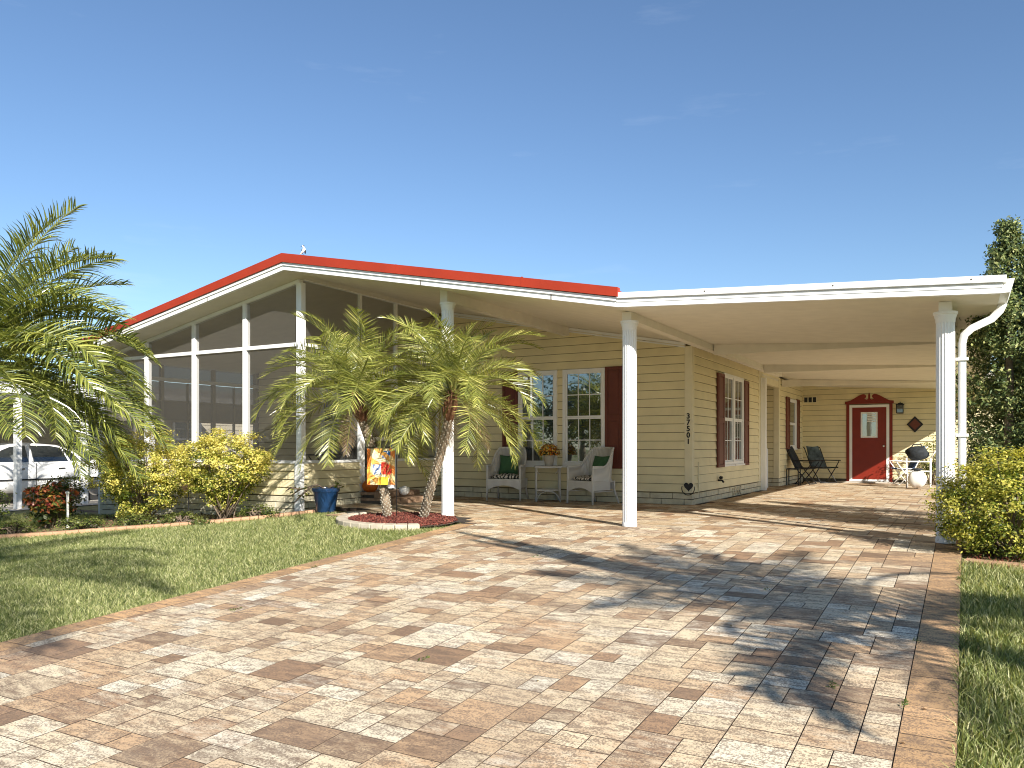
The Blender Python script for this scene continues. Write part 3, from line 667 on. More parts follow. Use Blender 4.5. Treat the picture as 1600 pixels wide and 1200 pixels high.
DUR = [((.10, .14, .02), 1.6), ((.22, .25, .03), 1.8), ((.48, .46, .09), 2.4), ((.70, .62, .17), 3.2)]
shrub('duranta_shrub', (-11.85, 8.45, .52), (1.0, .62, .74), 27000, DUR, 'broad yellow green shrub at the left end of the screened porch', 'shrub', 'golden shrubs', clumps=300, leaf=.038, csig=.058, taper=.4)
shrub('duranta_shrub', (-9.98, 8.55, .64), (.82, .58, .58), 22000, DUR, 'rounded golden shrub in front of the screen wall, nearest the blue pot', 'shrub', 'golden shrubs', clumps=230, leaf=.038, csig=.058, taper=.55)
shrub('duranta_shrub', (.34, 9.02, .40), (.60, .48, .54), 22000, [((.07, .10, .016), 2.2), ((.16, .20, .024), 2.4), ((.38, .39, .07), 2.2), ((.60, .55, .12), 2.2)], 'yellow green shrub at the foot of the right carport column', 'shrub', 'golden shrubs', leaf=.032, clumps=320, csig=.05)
shrub('croton_shrub', (-13.2, 7.75, .02), (.36, .33, .36), 1500, [((.04, .06, .015), 6), ((.10, .12, .03), 5), ((.36, .24, .05), 1.2), ((.24, .03, .025), 1.0), ((.38, .11, .04), 1.0)], 'red and orange leaved croton bush near the parked white car', 'shrub', leaf=.085, clumps=60, csig=.06)
shrub('hedge_bush', (-14.35, 7.2, .0), (.42, .38, .38), 2200, [((.03, .05, .012), 4), ((.06, .09, .02), 3), ((.12, .15, .03), 2)], 'dark green round bush at the left picture edge', 'shrub', leaf=.05, clumps=60)
shrub('hedge_bush', (-14.9, 9.0, .05), (.36, .34, .42), 1800, [((.04, .06, .014), 3), ((.10, .13, .02), 3), ((.26, .25, .04), 2)], 'small green bush beside the white corner post near the car', 'shrub', leaf=.05, clumps=60)
for (x, y, rx, lab) in ((-11.9, 7.45, .5, 'low ground cover under the broad yellow shrub'), (-11.0, 7.75, .42, 'low dark ground cover between the two golden shrubs'), (-10.2, 7.95, .5, 'low grey green ground cover under the rounded golden shrub'), (-9.45, 8.75, .35, 'low ground cover against the block base near the corner post'), (-12.9, 7.0, .4, 'low sprawling plant beside the croton'), (-14.0, 6.5, .5, 'low trailing plant left of the croton at the picture edge')):
    shrub('ground_cover_plant', (x, y, ground(x, y) + .05), (rx, rx * .55, .14), 1300, [((.03, .05, .014), 3), ((.07, .10, .025), 3), ((.17, .19, .05), 2)], lab, 'plant', 'ground cover plants', leaf=.04, clumps=45, csig=.05)
shrub('leafy_plant', (-.72, 23.3, .72), (.36, .3, .5), 1400, [((.05, .08, .02), 3), ((.16, .19, .04), 3), ((.30, .31, .08), 2)], 'leafy green plant against the rear wall behind the white cart', 'plant', leaf=.055, clumps=50, base=0)

# ------------------------------------------------------------------ conifer hedge
def conifer(c, h, r, n, label, pw=.75):
    z0 = ground(*c); t = thing('conifer_tree', (c[0], c[1], z0), label, 'tree', 'conifers beside the carport')
    MB().tube([(c[0], c[1], z0), (c[0] + .03, c[1], z0 + h * .5), (c[0], c[1], z0 + h * .93)], [.06, .04, .008], 7).build('trunk', 'bark', t, smooth=1)
    ns = 520; hz = rng.uniform(.02, 1, ns) ** .9; az = rng.uniform(0, 2 * np.pi, ns)
    rr = r * np.minimum(1, (1.03 - hz) * 1.75) ** pw * (.8 + .35 * rng.uniform(size=ns)); rr *= 1 + .16 * np.sin(az * 3 + hz * 9)
    k = rng.integers(0, ns, n); s_ = rng.uniform(.15, 1, n) ** .6
    p = np.stack([c[0] + np.cos(az[k]) * rr[k] * s_, c[1] + np.sin(az[k]) * rr[k] * s_, z0 + hz[k] * h + s_ * rr[k] * .45 - .1], 1) + rng.normal(size=(n, 3)) * .032
    nr = np.stack([np.cos(az[k]), np.sin(az[k]), .2 + 0 * s_], 1)
    base = np.array([[.055, .085, .03], [.11, .15, .048], [.19, .225, .07], [.34, .35, .13]]); col = base[np.clip(rng.integers(0, 4, n) + (rng.uniform(size=n) < .15) - (rng.uniform(size=n) < .4), 0, 3)] * rng.uniform(.8, 1.2, (n, 1))
    v, f, cv = leaves(n, p, nr, rng.uniform(.028, .06, n), col, .45, .9); npmesh('crown', v, f, cv, 'conifer', t)
conifer((.40, 10.50), 3.62, .50, 24000, 'tall dark conifer with pointed top just right of the downspout')
conifer((.78, 10.95), 3.85, .50, 20000, 'taller spired conifer at the right picture edge')
conifer((1.1, 10.2), 3.4, .5, 16000, 'bushy conifer cut by the right picture edge')
conifer((.42, 11.35), 3.1, .55, 16000, 'shorter conifer hidden behind the downspout')
conifer((.60, 12.3), 2.4, .5, 12000, 'low conifer farthest back along the carport side')

# ------------------------------------------------------------------ palms
def frond_mesh(L, a0, droop, lw, ll, n, stiff, pal, seed, petiole=.15, vee=.45, wide=0):
    rg = np.random.default_rng(seed); ns = 16; P_ = [np.zeros(3)]; A_ = []
    for i in range(ns):
        s_ = i / ns; a = a0 - droop * s_ ** 1.35; A_.append(a)
        P_.append(P_[-1] + np.array([math.cos(a), 0, math.sin(a)]) * L / ns)
    A_.append(A_[-1]); P_ = np.array(P_); A_ = np.array(A_)
    verts = []; faces = []; cols = []
    # rachis (square tube)
    for i in range(ns + 1):
        w_ = .011 * L * .6 * (1 - .82 * i / ns) + .0022; nv = np.array([-math.sin(A_[i]), 0, math.cos(A_[i])])
        for q in ((0, 1, 0), (0, -.0, 0)): pass
        verts += [P_[i] + np.array([0, w_, 0]), P_[i] + nv * w_, P_[i] - np.array([0, w_, 0]), P_[i] - nv * w_]; cols += [(.26, .27, .075)] * 4
    for i in range(ns):
        for j in range(4): faces.append((i * 4 + j, i * 4 + (j + 1) % 4, i * 4 + 4 + (j + 1) % 4, i * 4 + 4 + j))
    for k in range(n):
        s_ = petiole + (1 - petiole) * (k + .5) / n; fi = s_ * ns; i = min(int(fi), ns - 1); fr_ = fi - i
        p = P_[i] * (1 - fr_) + P_[i + 1] * fr_; a = A_[i]
        t = np.array([math.cos(a), 0, math.sin(a)]); nv = np.array([-math.sin(a), 0, math.cos(a)])
        q = (s_ - petiole) / (1 - petiole); le = ll * (.45 + .62 * math.sin(math.pi * min(1, q * .82 + .12))) * (1 - .38 * q ** 3)
        for sd_ in (1, -1):
            l_ = le * rg.uniform(.86, 1.1); ang = R(66 + wide - 30 * q + rg.normal() * 5); v_ = vee * rg.uniform(.5, 1.35)
            d = t * math.cos(ang) + (np.array([0, sd_, 0]) * math.cos(v_) + nv * math.sin(v_)) * math.sin(ang)
            col = np.array(pal[rg.integers(len(pal))]) * rg.uniform(.82, 1.18); b0 = len(verts); x = p.copy(); nseg = 4
            tw = rg.normal() * .35
            for m_ in range(nseg + 1):
                w_ = lw * (.55, 1, .9, .6, .06)[m_] * .5; wd = np.cross(d, nv); wd /= np.linalg.norm(wd) + 1e-9
                nn = np.cross(wd, d); wd = wd * math.cos(tw) + nn * math.sin(tw); nn = np.cross(wd, d)
                verts += [x + wd * w_ + nn * w_ * .55, x, x - wd * w_ + nn * w_ * .55]; cols += [col * 1.05, col, col * .95]
                x = x + d * l_ / nseg; d = d + np.array([0, 0, -1]) * (1 - stiff) * .55 * (m_ + .6) / nseg; d /= np.linalg.norm(d)
            for m_ in range(nseg): q0 = b0 + 3 * m_; faces += [(q0, q0 + 1, q0 + 4, q0 + 3), (q0 + 1, q0 + 2, q0 + 5, q0 + 4)]
    me = bpy.data.meshes.new('frond'); me.from_pydata(np.array(verts).tolist(), [], faces)
    at = me.color_attributes.new('col', 'FLOAT_COLOR', 'POINT'); at.data.foreach_set('color', np.hstack([np.array(cols), np.ones((len(cols), 1))]).astype('f').ravel())
    me.materials.append(M['palm']); return me
PALP = [(.25, .28, .06), (.38, .39, .09), (.58, .56, .19), (.15, .18, .05), (.24, .27, .06)]
PALD = [(.22, .15, .08), (.30, .22, .12), (.17, .11, .06)]
PALQ = [(.165, .20, .045), (.25, .28, .06), (.41, .425, .10), (.10, .13, .04)]
def frond_set(L, lw, ll, n, stiff, pal, seed, els, droops, **kw):
    return [(e, frond_mesh(L * random.uniform(.9, 1.08), R(e), d, lw, ll, n, stiff, pal, seed + i, **kw)) for i, (e, d) in enumerate(zip(els, droops))]
def place_fronds(t, crown, fset, spec, rc=.05):
    for (az, k, sc) in spec:
        me = fset[k % len(fset)][1]; o = bpy.data.objects.new('frond', me); COL.objects.link(o); o.parent = t
        a = R(az); o.location = Vector(crown) - wl(t) + Vector((math.cos(a) * rc, math.sin(a) * rc, random.uniform(-.06, .06))); o.rotation_euler = (random.uniform(-.45, .45), random.uniform(-.08, .08), a); o.scale = (sc,) * 3
def trunk(t, path, r0, r1, rtop, scars=True, fib=.35):
    path = [Vector(p) for p in path]; n = len(path)
    MB().tube(path, [r0 + (r1 - r0) * i / (n - 1) for i in range(n)], 12).build('trunk', 'bark', t, smooth=1)
    if scars:
        sc = MB(); tot = 230
        for k in range(tot):
            s_ = k / tot * .86 * (n - 1); i = min(int(s_), n - 2); p = path[i].lerp(path[i + 1], s_ - i); a = k * 2.39996
            r_ = (r0 + (r1 - r0) * s_ / (n - 1)) * .93; dv = Vector((math.cos(a), math.sin(a), 0)); sv = Vector((-math.sin(a), math.cos(a), 0)); q = p + dv * r_
            hw, hh, ou = .017, .017, random.uniform(.012, .024)
            sc.add([q - sv * hw, q + Vector((0, 0, -hh)), q + sv * hw, q + Vector((0, 0, hh)), q + dv * ou + Vector((0, 0, .012))], [(0, 1, 4), (1, 2, 4), (2, 3, 4), (3, 0, 4)])
        tag(sc.build('leaf_scars', 'scar', t), kind='stuff')
    fb_ = MB()
    p = path[-1]; d = (path[-1] - path[-2]).normalized()
    for k in range(46):
        a = k * 2.39996; s_ = (k / 46); q = p - d * fib * (1 - s_); dv = Vector((math.cos(a), math.sin(a), 0)); r_ = r1 * .9
        fb_.tube([q + dv * r_ * .6, q + dv * (r_ + rtop * .55) + Vector((0, 0, .07)), q + dv * (r_ + rtop * .8) + Vector((0, 0, .15))], [.022, .016, .007], 5)
    fb_.tube([p - d * fib, p - d * fib * .4, p + d * .1], [r1, r1 + .035, r1 * .7], 10)
    tag(fb_.build('old_leaf_bases', 'fibre', t, smooth=1), kind='stuff')
PYG = frond_set(1.52, .0115, .33, 44, .90, PALP, 100, [80, 64, 52, 40, 28, 14, 2, -14, 70, 36, -2, -32], [1.2, 1.5, 1.7, 1.8, 1.8, 1.65, 1.4, 1.1, 1.8, 2.0, 1.6, .8], vee=.32)
DEAD = frond_set(1.0, .010, .22, 34, .6, PALD, 180, [-50, -64, -40], [.5, .3, .8], vee=.1)
PYG2 = frond_set(1.52, .0115, .33, 44, .88, PALP, 400, [76, 60, 48, 36, 24, 10, -2, -18, 66, 32, -6, -30], [1.3, 1.6, 1.6, 1.9, 1.7, 1.5, 1.5, 1.0, 1.7, 2.1, 1.5, .9], vee=.2)
def pygmy(path, label, n, seed, az0=0, sc0=1.):
    random.seed(seed); b = path[0]; t = thing('pygmy_date_palm', b, label, 'palm tree', 'palms in the mulch bed')
    trunk(t, path, .062, .058, .05)
    spec = []
    for k in range(n):
        az = az0 + k * 137.5 + random.uniform(-14, 14); q = k / n
        idx = int(q ** 1.25 * 8 + random.uniform(-.8, .8)); idx = max(0, min(7, idx))
        if random.random() < .25: idx = random.choice([8, 9, 10, 11])
        spec.append((az, idx, sc0 * random.uniform(.82, 1.08)))
    c = Vector(path[-1]) + (Vector(path[-1]) - Vector(path[-2])).normalized() * .05
    place_fronds(t, c, PYG, spec[::2]); place_fronds(t, c, PYG2, spec[1::2]); place_fronds(t, c - Vector((0, 0, .12)), DEAD, [(az0 + 40, 0, .8), (az0 + 170, 1, .75), (az0 + 290, 2, .8)]); return t
pygmy([(-7.05, 8.87, -.03), (-7.07, 8.85, .30), (-7.14, 8.80, .7), (-7.30, 8.74, 1.15), (-7.47, 8.66, 1.66)], 'left feathery pygmy palm behind the garden flag', 62, 11, 20, .98)
pygmy([(-6.52, 8.98, -.03), (-6.43, 8.98, .3), (-6.30, 9.0, .7), (-6.15, 9.0, 1.15), (-6.03, 9.0, 1.68)], 'right leaning pygmy palm in front of the white porch column', 60, 23, 70, .93)
QUE = frond_set(2.75, .024, .60, 62, .24, PALQ, 300, [76, 62, 48, 33, 18, 2, -16], [.7, 1.05, 1.3, 1.45, 1.45, 1.2, .9], petiole=.2, vee=.42, wide=8)
QUE3 = frond_set(2.7, .034, .60, 50, .75, PALQ, 500, [80, 66, 52, 38, 24, 10, -6], [.5, .8, 1.0, 1.15, 1.2, 1.1, .9], petiole=.1, vee=.12)
QUE4 = frond_set(2.7, .045, .55, 64, .9, PALQ, 520, [62], [.22], petiole=.12, vee=.1, wide=-38)
def queen(base, h, label, spec, r=.10, scale=1., sc=False, group='tall feather palms', fset=None):
    t = thing('feather_palm', base, label, 'palm tree', group); b = Vector(base)
    trunk(t, [b, b + Vector((.03, .0, h * .35)), b + Vector((.0, .03, h * .7)), b + Vector((0, 0, h))], r * 1.25, r, .12, sc, .3)
    place_fronds(t, b + Vector((0, 0, h + .05)), fset or QUE, [(a, k, s_ * scale) for a, k, s_ in spec], .07); return t
random.seed(5)
zb = ground(-12.8, 6.6)
queen((-13.0, 6.38, zb), 2.6, 'large feather palm whose drooping fronds enter from the left picture edge',
      [(38, 0, .95), (30, 1, 1.0), (52, 1, .95), (20, 2, 1.0), (41, 2, .92), (31, 3, 1.05), (12, 3, 1.0), (50, 3, 1.0), (24, 4, 1.08), (40, 4, 1.0), (3, 4, 1.0), (58, 4, .95), (33, 5, 1.08), (16, 5, 1.02), (48, 5, 1.0), (-6, 5, .9), (26, 6, 1.05), (8, 6, .85), (42, 6, .95), (62, 6, .9), (35, 6, .75), (28, 0, 1.05), (45, 0, .95), (16, 1, 1.0), (36, 2, 1.0), (18, 4, 1.0), (22, 5, .9), (8, 5, .95), (30, 6, .9), (18, 6, .95), (50, 6, .85), (10, 2, .95), (55, 2, .95),
       (-40, 4, .9), (-70, 2, .95), (-60, 5, .9), (-30, 3, .9), (-20, 1, .9), (-25, 6, .7), (110, 1, 1), (120, 4, .95), (160, 2, 1), (180, 5, .9), (220, 3, 1), (250, 1, 1), (-90, 4, .9), (-110, 6, .8), (90, 5, .9), (75, 3, .9), (100, 6, .8), (140, 6, .8), (200, 6, .8)])
def ring(n, seed):
    random.seed(seed); return [(k * 137.5 + random.uniform(-15, 15), min(6, int(k / n * 7)), random.uniform(.85, 1.0)) for k in range(n)]
queen((3.5, 3.25, zs(0, 3.25)), 2.55, 'feather palm right of the drive, outside the picture, whose shadow crosses the pavers', [(a_, k_ + 0, s_) for a_, k_, s_ in ring(26, 3)] + [(176, 7, 1.5), (180, 7, 1.35)], scale=.72, fset=QUE3 + QUE4)
queen((.25, -2.2, zs(0, -2.2)), 6.2, 'tall feather palm behind the viewpoint whose shadow darkens the left lawn', ring(18, 4), scale=.9)

# ------------------------------------------------------------------ planting beds
random.seed(9)
mb = MB(); c_ = []; n = 40
for ring_, (e, dz) in enumerate(((1.0, .0), (.6, .035), (0.05, .05))):
    for k in range(n):
        a = 2 * math.pi * k / n; x = BEDC[0] + BEDR[0] * e * math.cos(a); y = BEDC[1] + BEDR[1] * e * math.sin(a); mb.v.append((x, y, zs(x, y) + dz - .01))
for q in range(2):
    for k in range(n): mb.f.append((q * n + k, q * n + (k + 1) % n, (q + 1) * n + (k + 1) % n, (q + 1) * n + k))
mb.f.append(tuple(2 * n + k for k in range(n)))
tag(mb.build('mulch_bed', 'soil', smooth=1), kind='structure')
def chips(name, fn, n, cols, size, kind='stuff'):
    v = []; cc = []; f = []
    P0 = np.array([fn() for _ in range(n)]); nn = rng.normal(size=(n, 3)); nn[:, 2] = np.abs(nn[:, 2]) + .4; nn /= np.linalg.norm(nn, axis=1)[:, None]
    d = rng.normal(size=(n, 3)); a = np.cross(nn, d); a /= np.linalg.norm(a, axis=1)[:, None]; b = np.cross(nn, a); s_ = size * rng.uniform(.5, 1.4, (n, 1))
    q = [P0 - a * s_ - b * s_ * .3, P0 + a * s_ - b * s_ * .3, P0 + a * s_ + b * s_ * .3, P0 - a * s_ + b * s_ * .3]; th = nn * s_ * .25
    V = np.stack(q + [x + th for x in q], 1).reshape(-1, 3); F = np.array([[4, 5, 6, 7], [0, 1, 5, 4], [1, 2, 6, 5], [2, 3, 7, 6], [3, 0, 4, 7]])
    F = (np.arange(n)[:, None, None] * 8 + F).reshape(-1, 4); cl = np.array(cols)[rng.integers(0, len(cols), n)] * rng.uniform(.7, 1.25, (n, 1))
    return tag(npmesh(name, V, F, np.repeat(cl, 8, 0), 'mulch'), kind=kind)
def bedpt():
    while True:
        x = random.uniform(-1, 1); y = random.uniform(-1, 1)
        if x * x + y * y < .96: break
    e = math.hypot(x, y); X = BEDC[0] + BEDR[0] * x; Y = BEDC[1] + BEDR[1] * y
    return (X, Y, zs(X, Y) + .045 * (1 - e) ** .7 - .004 + random.uniform(0, .018))
tag(chips('mulch', bedpt, 5200, [(.14, .035, .025), (.20, .05, .035), (.09, .025, .02), (.24, .09, .06)], .019), 'dark red bark mulch filling the round palm bed')
# curb segments round the bed (open to the pavers on the right and back)
curb = thing('bed_edging', (BEDC[0], BEDC[1] - .6, -.06), 'pale concrete edging curving round the front of the palm bed', 'edging')
for k in range(15):
    a0, a1 = R(158 + k * 10.5), R(158 + (k + 1) * 10.5 - .5); p = []
    for (a, e) in ((a0, 1.0), (a1, 1.0), (a1, 1.16), (a0, 1.16)):
        ry = 1 + (e - 1) * BEDR[0] / BEDR[1]; p.append((BEDC[0] + BEDR[0] * e * math.cos(a), BEDC[1] + BEDR[1] * ry * math.sin(a)))
    MB().hexa([(x, y, zs(x, y) - .06) for x, y in p] + [(x, y, zs(x, y) + .045) for x, y in p]).build('edging_stone', 'curb2', curb, bevel=.01)
CURB = [(-17.0, 5.4), (-15.5, 5.9), (-14.0, 6.1), (-12.8, 6.35), (-11.8, 6.75), (-10.9, 7.35), (-10.2, 7.75), (-9.6, 8.2), (-9.1, 8.75), (-8.75, 9.3)]
def catmull(pts, m=6):
    o = []
    for i in range(len(pts) - 1):
        p0, p1, p2, p3 = [np.array(pts[min(max(j, 0), len(pts) - 1)]) for j in (i - 1, i, i + 1, i + 2)]
        for k in range(m): t = k / m; o.append(tuple(.5 * (2 * p1 + (p2 - p0) * t + (2 * p0 - 5 * p1 + 4 * p2 - p3) * t * t + (3 * p1 - p0 - 3 * p2 + p3) * t ** 3)))
    return o + [tuple(pts[-1])]
CP = catmull(CURB)
ce = thing('lawn_edging', (-10.9, 7.3, -.2), 'terracotta coloured edging between the lawn and the shrub bed', 'edging')
def edging(parent, pts, wd, h, m):
    for i in range(len(pts) - 1):
        a = Vector(pts[i]); b = Vector(pts[i + 1]); d = (b - a).normalized(); nrm = Vector((-d.y, d.x)) * wd; a2 = a + d * .003; b2 = b - d * .003
        q = [a2, b2, b2 + nrm, a2 + nrm]; MB().hexa([(p.x, p.y, ground(p.x, p.y) - .05) for p in q] + [(p.x, p.y, ground(p.x, p.y) + h) for p in q]).build('edging_stone', m, parent, bevel=.008)
edging(ce, CP, .12, .075, 'curb')
ce2 = thing('shrub_edging', (.3, 8.35, -.1), 'low reddish edging in front of the right hand shrub', 'edging')
edging(ce2, [(-.02, 8.42), (.2, 8.36), (.45, 8.33), (.75, 8.34), (1.1, 8.38), (1.6, 8.4)], .11, .06, 'curb')
bs = MB()
for i in range(len(CP) - 1):
    a, b = CP[i], CP[i + 1]; bs.add([(a[0], a[1], ground(*a) + .006), (b[0], b[1], ground(*b) + .006), (b[0] + .2, 10.2, ground(b[0], 9.4) + .012), (a[0] + .2, 10.2, ground(a[0], 9.4) + .012)], [(0, 1, 2, 3)])
bs.add([(-.03, 8.45, ground(0, 8.45) + .005), (2.5, 8.45, ground(0, 8.45) + .005), (2.5, 13.5, .0), (-.03, 13.5, .0)], [(0, 1, 2, 3)])
tag(bs.build('shrub_bed', 'soil'), kind='structure')
def bed2():
    i = random.randrange(12, len(CP) - 1); a = CP[i]; t = random.random() ** 1.3
    x = a[0] + random.uniform(-.2, .2) + .2 * t; y = a[1] + .15 + (9.4 - a[1] - .15) * t; return (x, y, ground(x, y) + .015)
def bed3(): x = random.uniform(0, 1.4); y = random.uniform(8.47, 9.6); return (x, y, ground(x, y) + .012)
chips('bed_litter', bed2, 2200, [(.12, .06, .035), (.2, .12, .07), (.08, .05, .03)], .02); chips('shrub_litter', bed3, 900, [(.2, .06, .035), (.26, .12, .07), (.1, .05, .03)], .018)

# ------------------------------------------------------------------ lawn
def curb_y(x):
    xs_ = np.array([p[0] for p in CP]); ys_ = np.array([p[1] for p in CP]); return np.interp(x, xs_, ys_)
def grass(name, x, y, hmin, hmax, wd, label):
    n = len(x); z = groundn(x, y); h = rng.uniform(hmin, hmax, n); az = rng.uniform(0, 2 * np.pi, n); ln = rng.uniform(.15, 1.0, n) * h
    dx, dy = np.cos(az), np.sin(az); fa_ = rng.uniform(0, 2 * np.pi, n); wx, wy = np.cos(fa_) * wd, np.sin(fa_) * wd
    P0 = np.stack([x, y, z], 1); W = np.stack([wx, wy, 0 * wx], 1)
    m1 = P0 + np.stack([dx * ln * .3, dy * ln * .3, h * .6], 1); tp = P0 + np.stack([dx * ln, dy * ln, h * .95], 1)
    V = np.stack([P0 - W, P0 + W, m1 + W * .8, m1 - W * .8, tp + W * .15, tp - W * .15], 1).reshape(-1, 3)
    b = np.arange(n)[:, None] * 6; F = np.concatenate([b + np.array([0, 1, 2, 3]), b + np.array([3, 2, 4, 5])])
    pal = np.array([(.145, .185, .055), (.235, .275, .09), (.37, .40, .16), (.60, .59, .32), (.09, .125, .04)])
    patch = np.sin(x * 1.9 + np.cos(y * 2.3) * 1.4) * np.cos(y * 1.7 + x * .6)
    h *= 1 + .35 * np.sin(x * 5.3 + 2 * np.cos(y * 4.1)) * np.sin(y * 6.1)
    cl = pal[np.clip((rng.uniform(0, 4.4, n) + patch * .8).astype(int), 0, 4)] * rng.uniform(.8, 1.2, (n, 1))
    return tag(npmesh(name, V, F, np.repeat(cl, 6, 0), 'grass'), label, kind='stuff')
N1 = 290000; x = rng.uniform(-15.5, XL + .02, N1 * 2); y = rng.uniform(2.2, 9.6, N1 * 2)
D_ = FW.x * x + FW.y * y; l_ = RT.x * x + RT.y * y; px = 800 + l_ / np.maximum(D_, .1) * 1247
ok = (px > -520) & (D_ > 1) & (y < curb_y(x) - .0) & ~((((x - BEDC[0]) / (BEDR[0] + .14)) ** 2 + ((y - BEDC[1]) / (BEDR[1] + .14)) ** 2) < 1) & ((y < 9.05) | (x < -8.3)) & (rng.uniform(size=2 * N1) < np.clip(6.5 / D_, .0, 1) ** 1.2)
grass('lawn', x[ok], y[ok], .025, .066, .0036, 'sunlit green lawn left of the paver drive')
print('grass', ok.sum())
x = rng.uniform(XR - .012, 3.4, 76000); y = rng.uniform(2.3, 8.42, 76000); D_ = FW.x * x + FW.y * y; px = 800 + (RT.x * x + RT.y * y) / D_ * 1247; ok = px < 2100
grass('lawn', x[ok], y[ok], .035, .10, .0034, 'green lawn strip along the right edge of the drive')
x = rng.uniform(-16.5, -12.5, 26000); y = rng.uniform(6.2, 9.2, 26000); ok = (y > curb_y(x) + .2) & (x < -13.4 - .0 * y)
grass('lawn', x[ok], y[ok], .03, .06, .003, 'patch of rough grass beyond the croton beside the neighbour drive')

# ------------------------------------------------------------------ porch furniture
def wicker_chair(loc, rz, label):
    t = local_thing('wicker_armchair', (loc[0], loc[1], 0), label, 'chair', 'wicker porch chairs', rz)   # faces local -Y
    W, Dp = .31, .29
    def plan(s_):      # s in -1..1 : left front -> back -> right front
        a = s_ * math.pi * .5
        if abs(s_) > .62: q = (abs(s_) - .62) / .38; return (math.copysign(W, s_) * (1 + .02 * q), .06 - (Dp + .06) * q)
        th = s_ / .62 * math.pi / 2; return (W * math.sin(th), .06 + .25 * math.cos(th))
    def top(s_): q = abs(s_); return .965 if q < .3 else (.965 - (.965 - .64) * (0.5 - .5 * math.cos(math.pi * min(1, (q - .3) / .42))) if q < .72 else .64)
    n = 48; inn = []; sh = MB(); rim = []
    for k in range(n + 1):
        s_ = -1 + 2 * k / n; x, y = plan(s_); zt = top(s_); rk = max(0, (zt - .45)) * .22 * max(0, 1 - abs(s_) / .75)
        sh.v += [(x, y, .40), (x * 1.04, y + rk, zt), (x * .93, y * 1 - .02, .40), (x * .97, y + rk - .02, zt)]; rim.append((x * 1.01, y + rk - .01, zt))
    for k in range(n):
        b = 4 * k; sh.f += [(b, b + 4, b + 5, b + 1), (b + 2, b + 3, b + 7, b + 6), (b + 1, b + 5, b + 7, b + 3)]
    sh.build('backrest', 'wicker', t, smooth=1, fix=False); MB().tube(rim, .021, 8).build('rim', 'wicker', t, smooth=1)
    # apron with arched front
    ap = MB()
    fr_ = [(-W, .40)] + [(-W, .20)] + [(-W + 2 * W * k / 12, .20 + .085 * math.sin(math.pi * k / 12)) for k in range(13)] + [(W, .20), (W, .40)]
    ap.prism(fr_[:1] + fr_[2:-2] + fr_[-1:], lambda u, d, z: (u, -Dp - d, z), -.01, .012)
    for sx in (-1, 1): ap.box(sx * W - .012, sx * W + .012, -Dp, .12, .24, .40)
    ap.box(-W, W, .22, .25, .26, .40); ap.build('apron', 'wicker', t)
    MB().box(-W + .01, W - .01, -Dp + .01, .24, .375, .40).build('seat', 'wicker', t)
    for sx in (-1, 1):
        MB().tube([(sx * W, -Dp, .64), (sx * W, -Dp, .4), (sx * W * 1.02, -Dp - .01, 0)], [.022, .022, .017], 8).build('leg', 'wicker', t, smooth=1)
        MB().tube([(sx * W * .8, .20, .42), (sx * W * .95, .36, 0)], [.022, .017], 8).build('leg', 'wicker', t, smooth=1)
        MB().tube([(sx * W, -Dp, .22), (sx * W * .88, .27, .22)], .011, 6).build('stretcher', 'wicker', t, smooth=1)
    cu = MB().blob((0, -.02, .435), (.285, .265, .05), 20, 8, lambda a, b: 1 / max(abs(math.cos(b)), abs(math.sin(b))) ** .75)
    cu.build('cushion', 'zebra', t, smooth=1)
    pl = tag(MB().blob((0, 0, 0), (.19, .06, .19), 20, 10, lambda a, b: (1 + .35 * abs(math.sin(2 * a)) * .0 + .0)).build('pillow', 'green', None, smooth=1), None)
    return t
def pillow(loc, rz, tilt, label):
    m = MB(); n = 12
    for sgn in (1, -1):
        for i in range(n + 1):
            for j in range(n + 1):
                u, v = -1 + 2 * i / n, -1 + 2 * j / n; th = .065 * ((1 - u * u) * (1 - v * v)) ** .45 + .003; pin = 1 - .09 * (1 - u * u) * abs(v) ** 3 - .09 * (1 - v * v) * abs(u) ** 3
                m.v.append((u * .19 * pin, sgn * th, v * .19 * pin))
    for q in range(2):
        for i in range(n):
            for j in range(n): b = q * (n + 1) ** 2 + i * (n + 1) + j; m.f.append((b, b + 1, b + n + 2, b + n + 1) if q == 0 else (b, b + n + 1, b + n + 2, b + 1))
    o = m.build('green_pillow', 'green', None, smooth=1, fix=False); o.location = loc; o.rotation_euler = (tilt, 0, rz); return tag(o, label, 'pillow', 'green chair pillows')
def strip_pillow(t):
    pass
for loc, rz, lab, plab in (((-7.38, 12.84), R(14), 'white wicker armchair beneath the drooping palm fronds', 'green pillow in the wicker chair behind the palm fronds'), ((-5.66, 12.80), R(-22), 'white wicker armchair nearest the center column and red shutter', 'green pillow on the wicker chair next to the red shutter')):
    before = set(bpy.data.objects); t = wicker_chair(loc, rz, lab)
    for o in list(set(bpy.data.objects) - before):
        if o.name.startswith('pillow'): bpy.data.objects.remove(o)
    off = Vector((-.02 if rz > 0 else .05, .14, 0)); off.rotate(Matrix.Rotation(rz, 3, 'Z'))
    pillow((loc[0] + off.x, loc[1] + off.y, .65), rz, R(-17), plab)
tb = local_thing('wicker_side_table', (-6.60, 12.93, 0), 'small white wicker side table between the two armchairs', 'table', None, R(30))
MB().box(-.24, .24, -.24, .24, .605, .64).build('table_top', 'wicker', tb, bevel=.008); MB().box(-.21, .21, -.21, .21, .20, .22).build('lower_shelf', 'wicker', tb)
for sx in (-1, 1):
    for sy in (-1, 1): MB().tube([(sx * .21, sy * .21, .605), (sx * .215, sy * .215, 0)], .015, 8).build('leg', 'wicker', tb, smooth=1)
